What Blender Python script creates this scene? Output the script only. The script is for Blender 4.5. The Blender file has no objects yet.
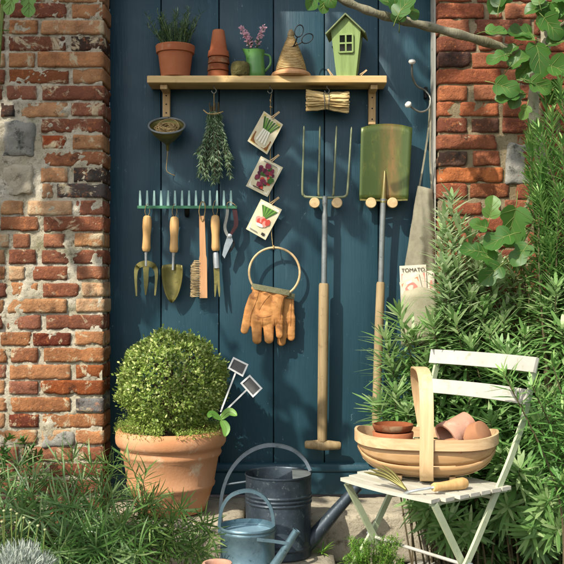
import bpy, bmesh, math, random
from mathutils import Vector, Matrix, Euler, noise
from mathutils.bvhtree import BVHTree
random.seed(7)
R = random.random
U = random.uniform
scene = bpy.context.scene
COL = scene.collection
# ------------------------------------------------------------------ camera, world, sun
CAM_D, CAM_Z, FPX = 3.5, 0.874, 972.0
cam = bpy.data.cameras.new('camera'); camo = bpy.data.objects.new('camera', cam); COL.objects.link(camo)
camo.location = (0, -CAM_D, CAM_Z); camo.rotation_euler = (math.pi/2, 0, 0)
cam.sensor_width = 36; cam.lens = FPX/564*36; cam.clip_start = .05; cam.clip_end = 500
scene.camera = camo
SUN = Vector((-0.86, -1.0, 1.25)).normalized()          # towards the sun
world = bpy.data.worlds.new('World'); scene.world = world; world.use_nodes = True
wn = world.node_tree; bg = wn.nodes['Background']
sky = wn.nodes.new('ShaderNodeTexSky'); sky.sky_type = 'NISHITA'; sky.sun_disc = False
sky.sun_elevation = math.asin(SUN.z); sky.sun_rotation = math.atan2(SUN.x, SUN.y)
sky.air_density = 1.0; sky.dust_density = 2.0; sky.ozone_density = 1.0
hsv = wn.nodes.new('ShaderNodeHueSaturation'); hsv.inputs['Saturation'].default_value = .55
wn.links.new(sky.outputs[0], hsv.inputs['Color']); wn.links.new(hsv.outputs[0], bg.inputs[0]); bg.inputs[1].default_value = 0.15
sl = bpy.data.lights.new('sun', 'SUN'); sl.energy = 3.8; sl.angle = math.radians(0.55); sl.color = (1, .93, .82)
so = bpy.data.objects.new('sun', sl); COL.objects.link(so)
so.rotation_euler = (-SUN).to_track_quat('-Z', 'Y').to_euler()
scene.view_settings.view_transform = 'Standard'; scene.view_settings.look = 'None'
scene.cycles.max_bounces = 5; scene.cycles.diffuse_bounces = 2; scene.cycles.glossy_bounces = 2; scene.cycles.transmission_bounces = 3
scene.view_settings.exposure = 0.66; scene.view_settings.gamma = 1

# ------------------------------------------------------------------ helpers
def P(px, py, D):                                        # photo pixel + distance -> world point
    return Vector(((px-282)*D/FPX, D-CAM_D, CAM_Z-(py-282)*D/FPX))
def S(px, D): return px*D/FPX
def lin(h):
    h = h.lstrip('#'); o = []
    for i in (0, 2, 4):
        c = int(h[i:i+2], 16)/255
        o.append(c/12.92 if c <= .04045 else ((c+.055)/1.055)**2.4)
    return tuple(o)+(1,)
class MB:
    def __init__(s): s.v = []; s.f = []; s.m = []; s.t = []
    def add(s, vs, fs, M=None, mat=0, tint=None):
        o = len(s.v)
        s.v += [(M @ Vector(v)) if M else Vector(v) for v in vs]
        for f in fs:
            s.f.append([i+o for i in f]); s.m.append(mat); s.t.append(R() if tint is None else tint)
    def box(s, c, size, rot=None, bev=0, M=None, mat=0, seg=1):
        bm = bmesh.new(); bmesh.ops.create_cube(bm, size=1)
        bmesh.ops.scale(bm, vec=size, verts=bm.verts)
        if bev: bmesh.ops.bevel(bm, geom=bm.edges[:], offset=bev, segments=seg, affect='EDGES', profile=.5)
        T = Matrix.Translation(c)
        if rot is not None: T = T @ (rot.to_4x4() if hasattr(rot, 'to_4x4') else Euler(rot).to_matrix().to_4x4())
        if M: T = M @ T
        bm.verts.index_update()
        s.add([v.co.copy() for v in bm.verts], [[v.index for v in f.verts] for f in bm.faces], T, mat, .5); bm.free()
    def tube(s, path, rad, n=8, cap=True, mat=0, M=None, flat=None, tint=.5):
        path = [Vector(p) for p in path]; k = len(path)
        if not isinstance(rad, (list, tuple)): rad = [rad]*k
        vs = []; fs = []; up = None
        for i, p in enumerate(path):
            d = (path[min(i+1, k-1)]-path[max(i-1, 0)])
            if d.length < 1e-9: d = Vector((0, 0, 1))
            d.normalize()
            if up is None:
                up = Vector((0, 0, 1)) if abs(d.z) < .9 else Vector((0, 1, 0))
                if flat is not None: up = Vector(flat)
            up = up-d*up.dot(d)
            if up.length < 1e-6: up = d.orthogonal()
            up.normalize(); sd = d.cross(up)
            for j in range(n):
                a = 2*math.pi*j/n
                vs.append(p+(sd*math.cos(a)+up*math.sin(a))*rad[i])
        for i in range(k-1):
            for j in range(n):
                fs.append([i*n+j, i*n+(j+1) % n, (i+1)*n+(j+1) % n, (i+1)*n+j])
        if cap: fs += [list(range(n))[::-1], list(range((k-1)*n, k*n))]
        s.add(vs, fs, M, mat, tint)
    def strip(s, path, w, th, wdir, mat=0, M=None, tint=.5):       # rectangular bar along a path; wdir = width direction(s)
        path = [Vector(p) for p in path]; k = len(path); vs = []; fs = []
        if not isinstance(w, (list, tuple)): w = [w]*k
        wd0 = wdir if isinstance(wdir, list) else [wdir]*k
        for i, p in enumerate(path):
            d = (path[min(i+1, k-1)]-path[max(i-1, 0)]).normalized()
            wd = Vector(wd0[i]); wd = (wd-d*wd.dot(d)).normalized(); nn = d.cross(wd)
            for a, b in ((-1, -1), (1, -1), (1, 1), (-1, 1)): vs.append(p+wd*a*w[i]/2+nn*b*th/2)
        for i in range(k-1):
            for j in range(4): fs.append([i*4+j, i*4+(j+1) % 4, (i+1)*4+(j+1) % 4, (i+1)*4+j])
        fs += [[3, 2, 1, 0], [(k-1)*4+j for j in range(4)]]
        s.add(vs, fs, M, mat, tint)
    def lathe(s, prof, n=40, M=None, mat=0, close=False, wob=0, tint=.5):
        vs = []; fs = []; k = len(prof)
        for i, (r, z) in enumerate(prof):
            for j in range(n):
                a = 2*math.pi*j/n; rr = r*(1+wob*noise.noise((math.cos(a)*2, math.sin(a)*2, z*9)))
                vs.append((rr*math.cos(a), rr*math.sin(a), z))
        for i in range(k-1):
            for j in range(n): fs.append([i*n+j, i*n+(j+1) % n, (i+1)*n+(j+1) % n, (i+1)*n+j])
        if close: fs += [list(range(n))[::-1], list(range((k-1)*n, k*n))]
        s.add(vs, fs, M, mat, tint)
    def torus(s, R0, r, n=40, m=8, M=None, mat=0, sx=1, sy=1, tint=.5):
        vs = []; fs = []
        for i in range(n):
            a = 2*math.pi*i/n
            for j in range(m):
                b = 2*math.pi*j/m
                q = R0+r*math.cos(b); vs.append((q*math.cos(a)*sx, q*math.sin(a)*sy, r*math.sin(b)))
        for i in range(n):
            for j in range(m): fs.append([i*m+j, ((i+1) % n)*m+j, ((i+1) % n)*m+(j+1) % m, i*m+(j+1) % m])
        s.add(vs, fs, M, mat, tint)
    def leaf(s, p, d, up, L, W, droop=0., n=3, fold=.0, prof=None, mat=0, tint=None, curl=0):
        """leaf blade from p along d, upper side up, drooping along its length"""
        p = Vector(p); d = Vector(d).normalized(); up = Vector(up); up = up-d*up.dot(d)
        if up.length < 1e-5: up = d.orthogonal()
        up.normalize(); sd = d.cross(up); vs = []; fs = []; t = R() if tint is None else tint
        c = p.copy(); dd = d.copy(); uu = up.copy()
        for i in range(n+1):
            q = i/n
            w = W*(prof(q) if prof else (math.sin(math.pi*(.08+.88*q)))**.8)/2
            if fold: vs += [c-sd*w+uu*fold*w, c.copy(), c+sd*w+uu*fold*w]
            else: vs += [c-sd*w, c+sd*w]
            a = -droop/n; nd = dd*math.cos(a)+uu*math.sin(a); uu = uu*math.cos(a)-dd*math.sin(a); dd = nd
            c = c+dd*(L/n)
        k = 3 if fold else 2
        for i in range(n):
            for j in range(k-1): fs.append([i*k+j, i*k+j+1, (i+1)*k+j+1, (i+1)*k+j])
        s.add(vs, fs, None, mat, t)
    def build(s, name, mats, parent=None, smooth=40, base=None):
        if parent is not None: base = BASE[parent.name]
        elif base is None:
            xs = [v.x for v in s.v]; ys = [v.y for v in s.v]; zs = [v.z for v in s.v]
            base = Vector(((min(xs)+max(xs))/2, (min(ys)+max(ys))/2, min(zs)))
        me = bpy.data.meshes.new(name); b = Vector(base)
        me.from_pydata([tuple(v-b) for v in s.v], [], s.f)
        if not isinstance(mats, (list, tuple)): mats = [mats]
        for m in mats: me.materials.append(m)
        me.polygons.foreach_set('material_index', s.m)
        if smooth:
            me.polygons.foreach_set('use_smooth', [True]*len(s.f))
        at = me.attributes.new('tint', 'FLOAT', 'FACE'); at.data.foreach_set('value', s.t)
        me.update()
        if smooth and smooth < 180: me.set_sharp_from_angle(angle=math.radians(smooth))
        o = bpy.data.objects.new(name, me); COL.objects.link(o)
        if parent is not None: o.parent = parent; BASE[o.name] = b
        else: o.location = b; BASE[o.name] = b
        return o
BASE = {}
def tag(o, label, cat, group=None):
    o['label'] = label; o['category'] = cat
    if group: o['group'] = group
    return o
def thing(name, label, cat, base, group=None):
    o = bpy.data.objects.new(name, None); COL.objects.link(o); o.location = base; o.empty_display_size = .05
    BASE[o.name] = Vector(base); return tag(o, label, cat, group)
def struct(o, kind='structure'): o['kind'] = kind; return o
def bez(pts, n=12):                                      # Catmull-Rom through points
    pts = [Vector(p) for p in pts]; out = []
    for i in range(len(pts)-1):
        a = pts[max(i-1, 0)]; b = pts[i]; c = pts[i+1]; d = pts[min(i+2, len(pts)-1)]
        for k in range(n):
            t = k/n
            out.append(.5*((2*b)+(c-a)*t+(2*a-5*b+4*c-d)*t*t+(3*b-a-3*c+d)*t**3))
    out.append(pts[-1]); return out
def lerp(a, b, t): return a+(b-a)*t
def aim(p, z, x=None):                                   # matrix at p with local z along given axis
    z = Vector(z).normalized(); x = Vector(x) if x is not None else z.orthogonal()
    x = (x-z*x.dot(z)).normalized(); y = z.cross(x)
    return Matrix.Translation(p) @ Matrix((x, y, z)).transposed().to_4x4()

# ------------------------------------------------------------------ materials
class NT:
    def __init__(s, name):
        s.mat = bpy.data.materials.new(name); s.mat.use_nodes = True; s.t = s.mat.node_tree
        s.b = s.t.nodes['Principled BSDF']; s.out = s.t.nodes['Material Output']
        s.tc = s.t.nodes.new('ShaderNodeTexCoord')
    def n(s, typ, **kw):
        o = s.t.nodes.new(typ)
        for k, v in kw.items(): setattr(o, k, v)
        return o
    def l(s, a, b): s.t.links.new(a, b)
    def co(s, scale=(1, 1, 1), rnd=True):
        m = s.n('ShaderNodeMapping'); m.inputs['Scale'].default_value = scale
        s.l(s.tc.outputs['Object'], m.inputs['Vector'])
        if rnd:
            oi = s.n('ShaderNodeObjectInfo'); mu = s.n('ShaderNodeMath', operation='MULTIPLY'); mu.inputs[1].default_value = 37.
            s.l(oi.outputs['Random'], mu.inputs[0]); s.l(mu.outputs[0], m.inputs['Location'])
        return m.outputs[0]
    def noise(s, scale, detail=5, rough=.6, stretch=(1, 1, 1), dist=0):
        x = s.n('ShaderNodeTexNoise'); x.inputs['Scale'].default_value = scale; x.inputs['Detail'].default_value = min(detail, 5)
        x.inputs['Roughness'].default_value = rough; x.inputs['Distortion'].default_value = dist
        s.l(s.co(stretch), x.inputs['Vector']); return x.outputs['Fac']
    def ramp(s, fac, stops):
        r = s.n('ShaderNodeValToRGB'); e = r.color_ramp.elements
        while len(e) < len(stops): e.new(.5)
        for q, (p, c) in zip(e, stops): q.position = p; q.color = c if len(c) == 4 else tuple(c)+(1,)
        s.l(fac, r.inputs[0]); return r.outputs[0]
    def mix(s, fac, a, b, mode='MIX'):
        m = s.n('ShaderNodeMix', data_type='RGBA', blend_type=mode)
        for sock, val in ((m.inputs[0], fac), (m.inputs[6], a), (m.inputs[7], b)):
            if isinstance(val, (int, float)): sock.default_value = val
            elif isinstance(val, tuple): sock.default_value = val
            else: s.l(val, sock)
        return m.outputs[2]
    def step(s, fac, lo, hi): return s.ramp(fac, [(lo, (0, 0, 0, 1)), (hi, (1, 1, 1, 1))])
    def bump(s, h, strength=.3, dist=.01):
        b = s.n('ShaderNodeBump'); b.inputs['Strength'].default_value = strength; b.inputs['Distance'].default_value = dist
        s.l(h, b.inputs['Height']); s.l(b.outputs[0], s.b.inputs['Normal'])
    def set(s, col=None, rough=None, metal=None, spec=None):
        for k, v in (('Base Color', col), ('Roughness', rough), ('Metallic', metal), ('Specular IOR Level', spec)):
            if v is None: continue
            if isinstance(v, (int, float, tuple)): s.b.inputs[k].default_value = v
            else: s.l(v, s.b.inputs[k])
        return s.mat
def pm(name, c1, c2=None, scale=12, rough=.6, metal=0, bump=.15, bscale=80, stretch=(1, 1, 1), lo=.35, hi=.65, spec=.4, bdist=.004, c3=None, s3=30, l3=.6, h3=.68):
    t = NT(name); c1 = lin(c1); c2 = lin(c2) if c2 else c1
    col = t.mix(t.step(t.noise(scale, stretch=stretch), lo, hi), c1, c2)
    if c3: col = t.mix(t.step(t.noise(s3, detail=8), l3, h3), col, lin(c3))
    if bump: t.bump(t.noise(bscale, stretch=stretch), bump, bdist)
    return t.set(col, rough, metal, spec)
def leafmat(name, c1, c2, c3=None, rough=.45, trans=.3, spec=.4):
    t = NT(name); a = t.n('ShaderNodeAttribute', attribute_name='tint')
    st = [(0, lin(c1)), (.65, lin(c2)), (1, lin(c3 or c2))]
    col = t.ramp(a.outputs['Fac'], st)
    t.set(col, rough, 0, spec)
    tr = t.n('ShaderNodeBsdfTranslucent'); t.l(t.mix(.35, col, lin(c3 or c2)), tr.inputs[0])
    mx = t.n('ShaderNodeMixShader'); mx.inputs[0].default_value = trans
    t.l(t.b.outputs[0], mx.inputs[1]); t.l(tr.outputs[0], mx.inputs[2]); t.l(mx.outputs[0], t.out.inputs[0]); return t.mat
def brickmat(name='brick', lime=.56):
    t = NT(name); oi = t.n('ShaderNodeObjectInfo'); base = oi.outputs['Color']
    c = t.mix(t.step(t.noise(16, 6, .65), .35, .68), base, t.mix(.6, base, lin('5f3c2c')))
    c = t.mix(t.step(t.noise(60, 8, .7), .56, .72), c, t.mix(.55, c, lin('d98a54')))
    c = t.mix(t.step(t.noise(13, 8, .7), .58, .70), c, t.mix(.8, c, lin('2a2420')))
    c = t.mix(t.step(t.noise(230, 4, .7), .60, .68), c, t.mix(.6, c, lin('2a1c14')))
    c = t.mix(t.step(t.noise(14, 9, .72, dist=.6), lime, lime+.07), c, lin('b9a888'))
    h = t.noise(90, 8, .7); t.bump(h, 1, .007); return t.set(c, .93, 0, .15)
def mortarmat(name='lime mortar', m1='bcb296', m2='dcd4be'):
    t = NT(name)
    c = t.mix(t.step(t.noise(9, 7), .35, .65), lin(m1), lin(m2))
    c = t.mix(t.step(t.noise(40, 8, .7), .56, .7), c, lin('6a6048'))
    c = t.mix(t.step(t.noise(6, 6, .6), .6, .75), c, lin('82805a'))
    c = t.mix(t.step(t.noise(210, 5, .75), .58, .66), c, lin('5c5340'))
    t.bump(t.noise(120, 8, .8), 1, .009); return t.set(c, .97, 0, .1)
def doorpaint():
    t = NT('blue door paint')
    c = t.mix(t.step(t.noise(5, 6, .6, (1, 1, .35)), .35, .7), lin('1f3d48'), lin('284954'))
    c = t.mix(t.step(t.noise(26, 9, .75, (1, 1, .16)), .6, .72), c, lin('34545e'))
    c = t.mix(t.step(t.noise(48, 9, .8), .68, .73), c, lin('152c35'))
    c = t.mix(t.step(t.noise(30, 10, .85, (1, 1, .6)), .655, .71), c, lin('6d888f'))
    rr = t.n('ShaderNodeMapRange'); rr.inputs[3].default_value = .3; rr.inputs[4].default_value = .6
    t.l(t.noise(14, 7), rr.inputs[0])
    t.bump(t.noise(45, 9, .7, (1, 1, .07)), .45, .004); return t.set(c, rr.outputs[0], 0, .32)
def terracotta(name, c1, c2, bloom, amt=.6):
    t = NT(name)
    c = t.mix(t.step(t.noise(7, 6), .35, .65), lin(c1), lin(c2))
    c = t.mix(t.step(t.noise(11, 9, .7), amt, amt+.14), c, lin(bloom))
    c = t.mix(t.step(t.noise(60, 8, .75), .64, .72), c, t.mix(.5, c, lin('5b2f1c')))
    t.bump(t.noise(110, 8, .7), .35, .003); return t.set(c, .85, 0, .2)
def wood(name, c1, c2, along='z', rough=.6, c3=None):
    st = {'x': (.06, 1, 1), 'y': (1, .06, 1), 'z': (1, 1, .06)}[along]
    t = NT(name); c = t.mix(t.step(t.noise(70, 6, .6, st, .4), .35, .65), lin(c1), lin(c2))
    if c3: c = t.mix(t.step(t.noise(18, 8, .7), .58, .72), c, lin(c3))
    t.bump(t.noise(110, 6, .6, st), .25, .002); return t.set(c, rough, 0, .35)
def galv(name, c1, c2, c3, rough=.45, metal=.75):
    t = NT(name); c = t.mix(t.step(t.noise(16, 8, .7), .35, .65), lin(c1), lin(c2))
    c = t.mix(t.step(t.noise(70, 9, .8), .58, .68), c, lin(c3))
    rr = t.n('ShaderNodeMapRange'); rr.inputs[3].default_value = rough-.12; rr.inputs[4].default_value = rough+.2
    t.l(t.noise(25, 6), rr.inputs[0]); t.bump(t.noise(60, 7), .15, .003); return t.set(c, rr.outputs[0], metal, .5)
def stonemat(name, c1, c2, c3, c4):
    t = NT(name); c = t.mix(t.step(t.noise(5, 8, .65), .35, .65), lin(c1), lin(c2))
    c = t.mix(t.step(t.noise(24, 9, .75), .54, .68), c, lin(c3)); c = t.mix(t.step(t.noise(9, 9, .7, dist=.5), .62, .7), c, lin(c4))
    t.bump(t.noise(70, 9, .75), .8, .008); return t.set(c, .95, 0, .15)
M = {}
M['brick'] = brickmat(); M['brick_red'] = brickmat('red brick', .64); M['mortar'] = mortarmat(); M['mortar_brown'] = mortarmat('brown mortar', '8a7a5c', 'a6987a'); M['door'] = doorpaint()
M['stone'] = stonemat('step stone', '9c9482', 'b5ab94', '6c6656', '7a7a60')
M['flint'] = stonemat('wall stone', '79786f', 'a5a297', '3f413c', 'c0b9a5')
M['soil'] = pm('soil', '2a1f17', '45352a', 18, .98, 0, 1, 60, bdist=.02, c3='6b5842', s3=55)
M['lawn'] = pm('garden ground', '3b4a24', '4b4a30', 2, .95, 0, .6, 30, bdist=.02)
M['jamb'] = pm('weathered frame paint', 'a8a69a', '8d9088', 20, .8, 0, .3, 90, (1, 1, .15), c3='5f6258', s3=40)
M['pine'] = wood('pine shelf', 'b99a63', 'cfb27c', 'x', .62, '9c8352')
M['pinez'] = wood('pine bracket', 'a98a5c', 'c3a473', 'z', .65)
M['ash'] = wood('ash handle', 'bb9159', 'd3ac72', 'z', .45)
M['oldwood'] = wood('old handle wood', '86724f', 'a08b66', 'z', .7, '5f5038')
M['trug'] = wood('trug willow', 'bb9a70', 'cfb288', 'x', .5)
M['trugz'] = wood('trug handle willow', 'c0a074', 'd4b88c', 'z', .5)
M['trugdark'] = wood('trug side board', 'b08a5c', 'c09c70', 'x', .5)
M['brushwood'] = wood('brush beech', 'b58358', 'c99a6c', 'z', .5)
M['peg'] = pm('peg wood', 'b89a6c', 'd0b486', 40, .6, 0, .2, 90)
M['twine'] = pm('jute twine', '8a7448', 'b59a68', 60, .95, 0, .9, 300, bdist=.002)
M['straw'] = pm('straw coil', 'a88a58', 'd2b884', 50, .9, 0, .8, 200, (1, 1, 5), bdist=.003)
M['raffia'] = pm('raffia', 'bc9c64', 'dcc48c', 45, .85, 0, .9, 160, (.3, 1, 1), bdist=.004)
M['terra'] = terracotta('terracotta', '9c5838', 'ab6c48', 'b8937a')
M['terra_big'] = terracotta('large pot terracotta', 'ba8258', 'c6936c', 'd2b494', .56)
M['terra_pink'] = terracotta('pale terracotta', 'b08068', 'bb917a', 'c8aa94', .55)
M['terra_orange'] = terracotta('orange terracotta', '9c6e4e', 'aa7e5e', 'ba9f86', .56)
M['terra_dark'] = terracotta('old terracotta', '6c3a22', '8c5030', '93785a', .5)
M['moss'] = pm('mossy pot', '4b4724', '6b6336', 30, .95, 0, 1, 70, bdist=.008, c3='33371a', s3=60)
M['green_enamel'] = pm('green enamel', '4a7a3a', '5a8a48', 9, .3, 0, .05, 60, c3='3c6f2c', s3=40, l3=.64, h3=.7)
M['birdhouse'] = wood('green stained wood', '788e50', '8aa060', 'z', .6)
M['birdroof'] = wood('weathered roof', '66704c', '808a62', 'z', .8)
M['pane'] = pm('dark pane', '10140f', None, rough=.15, bump=0)
M['black'] = pm('black steel', '121212', '1d1d1b', 30, .4, .5, .1)
M['steel'] = galv('polished steel', 'a0a5a5', 'b9bebc', '6f7472', .32, .6)
M['wire'] = galv('galvanised wire', '74756d', '92938a', '4d4a40', .45, .7)
M['zinc'] = galv('zinc', '747a78', '8d9390', '4c504c', .42, .45)
M['darkzinc'] = galv('dark blued zinc', '2a343c', '3d4850', '66706f', .4, .45)
M['canhandle'] = galv('can handle zinc', '454f56', '5a656b', '31383c', .42, .5)
M['smallcan'] = galv('small can zinc', '56707a', '6d8790', '35454b', .4, .6)
M['canlid'] = galv('pale zinc top', '7fa0b0', '94b4c2', '5d7f8f', .35, .35)
M['bronze'] = galv('patinated tool steel', '6a6636', '837b46', '45452a', .36, .55)
M['spade'] = galv('green patinated blade', '4a5a22', '5f6a30', '7a6a3a', .42, .3)
def spademat():
    t = NT('green brown blade'); c = t.mix(t.step(t.noise(6, 3, .5, (1, 1, .3)), .42, .58), lin('48582a'), lin('5f6434'))
    sx = t.n('ShaderNodeSeparateXYZ'); t.l(t.tc.outputs['Object'], sx.inputs[0]); sb = t.n('ShaderNodeMath', operation='SUBTRACT'); t.l(sx.outputs[0], sb.inputs[0]); sb.inputs[1].default_value = .048
    ab = t.n('ShaderNodeMath', operation='ABSOLUTE'); t.l(sb.outputs[0], ab.inputs[0]); mr = t.n('ShaderNodeMapRange'); t.l(ab.outputs[0], mr.inputs[0]); mr.inputs[1].default_value = .008; mr.inputs[2].default_value = .045; mr.inputs[3].default_value = 1; mr.inputs[4].default_value = 0
    mm = t.n('ShaderNodeMath', operation='MULTIPLY'); t.l(mr.outputs[0], mm.inputs[0]); t.l(t.step(t.noise(25, 5, .7, (1, 1, .25)), .3, .6), mm.inputs[1]); c = t.mix(mm.outputs[0], c, lin('85683c'))
    c = t.mix(t.step(t.noise(40, 5, .7, (1, 1, .3)), .55, .7), c, lin('6a7034')); c = t.mix(t.step(t.noise(90, 5, .8), .62, .7), c, lin('3c3a1e'))
    t.bump(t.noise(80, 5), .1, .002); return t.set(c, .36, .35, .5)
M['spade'] = spademat()
M['tinewire'] = galv('green grey tines', '707858', '858c6a', '545a42', .45, .3)
M['rake'] = pm('rake green paint', '2f6a48', '3f7a58', 30, .45, .1, .1, 90, c3='6b6a48', s3=80)
M['rake_tine'] = pm('pale worn tines', '8fb5ad', 'a9c8bf', 40, .4, .3, .1, 90)
M['bristle'] = pm('bristle', 'b39c70', 'cdb68a', 60, .9, 0, .5, 300)
M['redgrip'] = pm('red grip', '331012', '3f1516', 20, .4, 0, .05)
M['alu'] = galv('aluminium', '9aa4a6', 'b3bcbd', '6c7476', .35, .8)
M['leather'] = pm('tan leather', 'a8703a', 'bc864c', 25, .75, 0, .6, 120, c3='82542c', s3=18, bdist=.002)
M['cuff'] = pm('green cuff webbing', '66664a', '77755a', 50, .9, 0, .5, 250)
M['canvas'] = pm('canvas', '7a7662', '8d8872', 30, .95, 0, .8, 420, c3='66624f', s3=16, bdist=.002)
M['canvas2'] = pm('pale canvas pocket', '9a957a', 'a8a389', 30, .95, 0, .8, 420, bdist=.002)
M['paper'] = pm('seed packet paper', 'd8cfae', 'cfc4a0', 30, .8, 0, .1)
M['paper2'] = pm('cream paper', 'e2d8c4', 'd8ccb4', 30, .8, 0, .1)
for k, c in dict(p_green='5f8f35', p_dkgreen='3b5f28', p_white='ece8d2', p_brown='8a5a30', p_purple='7a3044', p_dkpurple='4f2034', p_red='c0473a', p_pink='dd8f80', p_gray='8a8878', p_ink='35322a', p_orange='d98a5a', p_yellow='c6b45a').items():
    M[k] = pm('print '+k[2:], c, None, bump=0, rough=.8)
M['whitepaint'] = pm('white paint', 'b3b0a6', 'aaa69a', 18, .5, 0, .15, 90, c3='92967f', s3=35, l3=.58, h3=.74)
M['chairseat'] = pm('cream chair paint', 'bfbcac', 'b4b1a0', 16, .5, 0, .15, 90, c3='a9ad90', s3=35)
M['chairleg'] = pm('pale green chair paint', 'a9b48f', 'b7c09d', 14, .45, 0, .15, 90, c3='8d946e', s3=50, l3=.64, h3=.72)
M['white'] = pm('white plastic', 'd8d8d2', None, bump=0, rough=.45)
M['slate'] = pm('slate board', '4c4c4a', '5c5b58', 40, .7, 0, .2)
M['ceramic'] = pm('white ceramic', 'd8d4c8', None, bump=0, rough=.12)
M['box'] = leafmat('box leaves', '486422', '8ca448', 'd2d88c', .4, .3)
M['carex'] = leafmat('strap leaves', '2e4d22', '527a3a', '9ab078', .35, .3)
M['willow'] = leafmat('narrow leaves', '38562a', '587c3c', '92a862', .4, .3)
M['euph'] = leafmat('spurge leaves', '4c783e', '7aa45c', 'c0d29a', .42, .46)
M['euphtip'] = leafmat('spurge shoot leaves', '689058', '98b87c', 'd0dcb4', .42, .46)
M['rosem'] = leafmat('rosemary leaves', '40682f', '62924a', '9cbc6c', .42, .35)
M['rosedry'] = leafmat('drying rosemary leaves', '2c4226', '4d6a3f', '9aa98a', .6, .15)
M['fig'] = leafmat('fig leaves', '3a6428', '54823a', '84aa54', .4, .45)
M['figdark'] = leafmat('shade leaves', '2c4f1e', '3c6428', '567f34', .45, .3)
M['lime'] = leafmat('lime leaves', '4c7c2c', '62943a', '86b050', .42, .35)
M['fern'] = leafmat('feathery leaves', '4c7a28', '6c9c38', '97bf55', .5, .35)
M['mossgreen'] = leafmat('creeping leaves', '7f9c3c', '9cb454', 'c4d07c', .6, .35)
M['santolina'] = leafmat('silver leaves', '8b968a', 'a9b3a6', 'c3cabb', .8, .2)
M['lav'] = leafmat('lavender leaves', '3d5a3c', '5b7a54', '8a9f7c', .6, .2)
M['petal'] = leafmat('pink petals', 'c08a98', 'd8a9b2', 'e6c6c8', .6, .35)
M['button'] = pm('pale button flower', 'a9ae80', '959a68', 40, .9, 0, .3, 200)
M['bark'] = pm('grey bark', '6f6a52', '8d8870', 20, .9, 0, .8, 70, (1, 1, .3), c3='565a3c', s3=30, bdist=.006)
M['palebark'] = pm('pale bark', '9f9780', 'b9b29a', 20, .9, 0, .6, 70, bdist=.004, c3='7a745c', s3=30)
M['stem'] = pm('green stem', '5a6a34', '74823f', 30, .7, 0, .2)
M['woodystem'] = pm('woody stem', '4c4430', '62573c', 30, .9, 0, .5)

# ------------------------------------------------------------------ setting: ground and steps
GZ = -0.15
def ground_h(x, y):
    h = GZ+.02*noise.noise((x*3, y*3, 0))+.008*noise.noise((x*14, y*14, 4))
    if y > -1.6:
        q = min(1, max(0, (-.42-x)/.25))*min(1, max(0, (y+1.5)/.5)); h += q*.19            # raised bed on the left
        q = min(1, max(0, (x-.62)/.25))*min(1, max(0, (y+1.0)/.5)); h += q*.10
    return h
def sheet(name, mat, xs, ys, fn):
    mb = MB(); nx, ny = len(xs), len(ys)
    vs = [(x, y, fn(x, y)) for y in ys for x in xs]
    fs = [[j*nx+i, j*nx+i+1, (j+1)*nx+i+1, (j+1)*nx+i] for j in range(ny-1) for i in range(nx-1)]
    mb.add(vs, fs); return mb.build(name, mat, base=(0, 0, 0), smooth=180)
fine = [-1.8+.03*i for i in range(121)]
gx = [-60, -30, -12, -6, -3.5, -2.4]+fine+[2.4, 3.5, 6, 12, 30, 60]
gy = [-90, -45, -20, -10, -6, -4, -2.8]+[-2.2+.03*i for i in range(75)]+[.3, 1, 4]
struct(sheet('ground', M['soil'], gx, gy, ground_h))
def stone(name, x0, x1, y0, y1, z0, z1, mat, parent=None, seed=0, amp=.010, cut=.03, rad=.022):
    nx, ny, nz = [max(2, min(44, int((b-a)/cut))) for a, b in ((x0, x1), (y0, y1), (z0, z1))]
    bm = bmesh.new(); vs = {}; c = Vector(((x0+x1)/2, (y0+y1)/2, (z0+z1)/2)); h = Vector(((x1-x0)/2, (y1-y0)/2, (z1-z0)/2))
    r = min(rad, min(h)*.8)
    def vert(i, j, k):
        if (i, j, k) in vs: return vs[(i, j, k)]
        p = Vector((lerp(-1, 1, i/nx)*h.x, lerp(-1, 1, j/ny)*h.y, lerp(-1, 1, k/nz)*h.z))
        q = Vector([max(-(h[a]-r), min(h[a]-r, p[a])) for a in range(3)]); d = p-q
        if d.length > 1e-6: p = q+d.normalized()*r
        w = c+p; s = seed*3.1
        n_ = noise.noise_vector(w*9+Vector((s, s, s)))*amp+noise.noise_vector(w*34+Vector((s, 0, s)))*amp*.45
        vs[(i, j, k)] = bm.verts.new(w+n_); return vs[(i, j, k)]
    def quad(a, b, c_, d): bm.faces.new([vert(*a), vert(*b), vert(*c_), vert(*d)])
    for i in range(nx):
        for j in range(ny):
            quad((i, j, 0), (i, j+1, 0), (i+1, j+1, 0), (i+1, j, 0)); quad((i, j, nz), (i+1, j, nz), (i+1, j+1, nz), (i, j+1, nz))
    for i in range(nx):
        for k in range(nz):
            quad((i, 0, k), (i+1, 0, k), (i+1, 0, k+1), (i, 0, k+1)); quad((i, ny, k), (i, ny, k+1), (i+1, ny, k+1), (i+1, ny, k))
    for j in range(ny):
        for k in range(nz):
            quad((0, j, k), (0, j, k+1), (0, j+1, k+1), (0, j+1, k)); quad((nx, j, k), (nx, j+1, k), (nx, j+1, k+1), (nx, j, k+1))
    bm.verts.index_update(); mb = MB()
    mb.add([v.co for v in bm.verts], [[v.index for v in f.verts] for f in bm.faces], tint=.5); bm.free()
    return mb.build(name, mat, parent, smooth=180)
st = bpy.data.objects.new('step', None); COL.objects.link(st); st.location = (0, -.2, GZ); BASE['step'] = Vector((0, -.2, GZ)); struct(st)
stone('stone_slab', -.612, -.125, -.375, .02, -.06, .10, M['stone'], st, 1, .006, .02, .012)
stone('stone_slab', -.120, .60, -.268, .02, -.06, .10, M['stone'], st, 3, .008, .018, .012)
stone('rubble_stone', .16, .40, -.30, .0, -.22, -.055, M['stone'], st, 8, .012, .025)
stone('rubble_stone', .41, .66, -.31, .0, -.22, -.06, M['flint'], st, 9, .014, .025)
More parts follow.
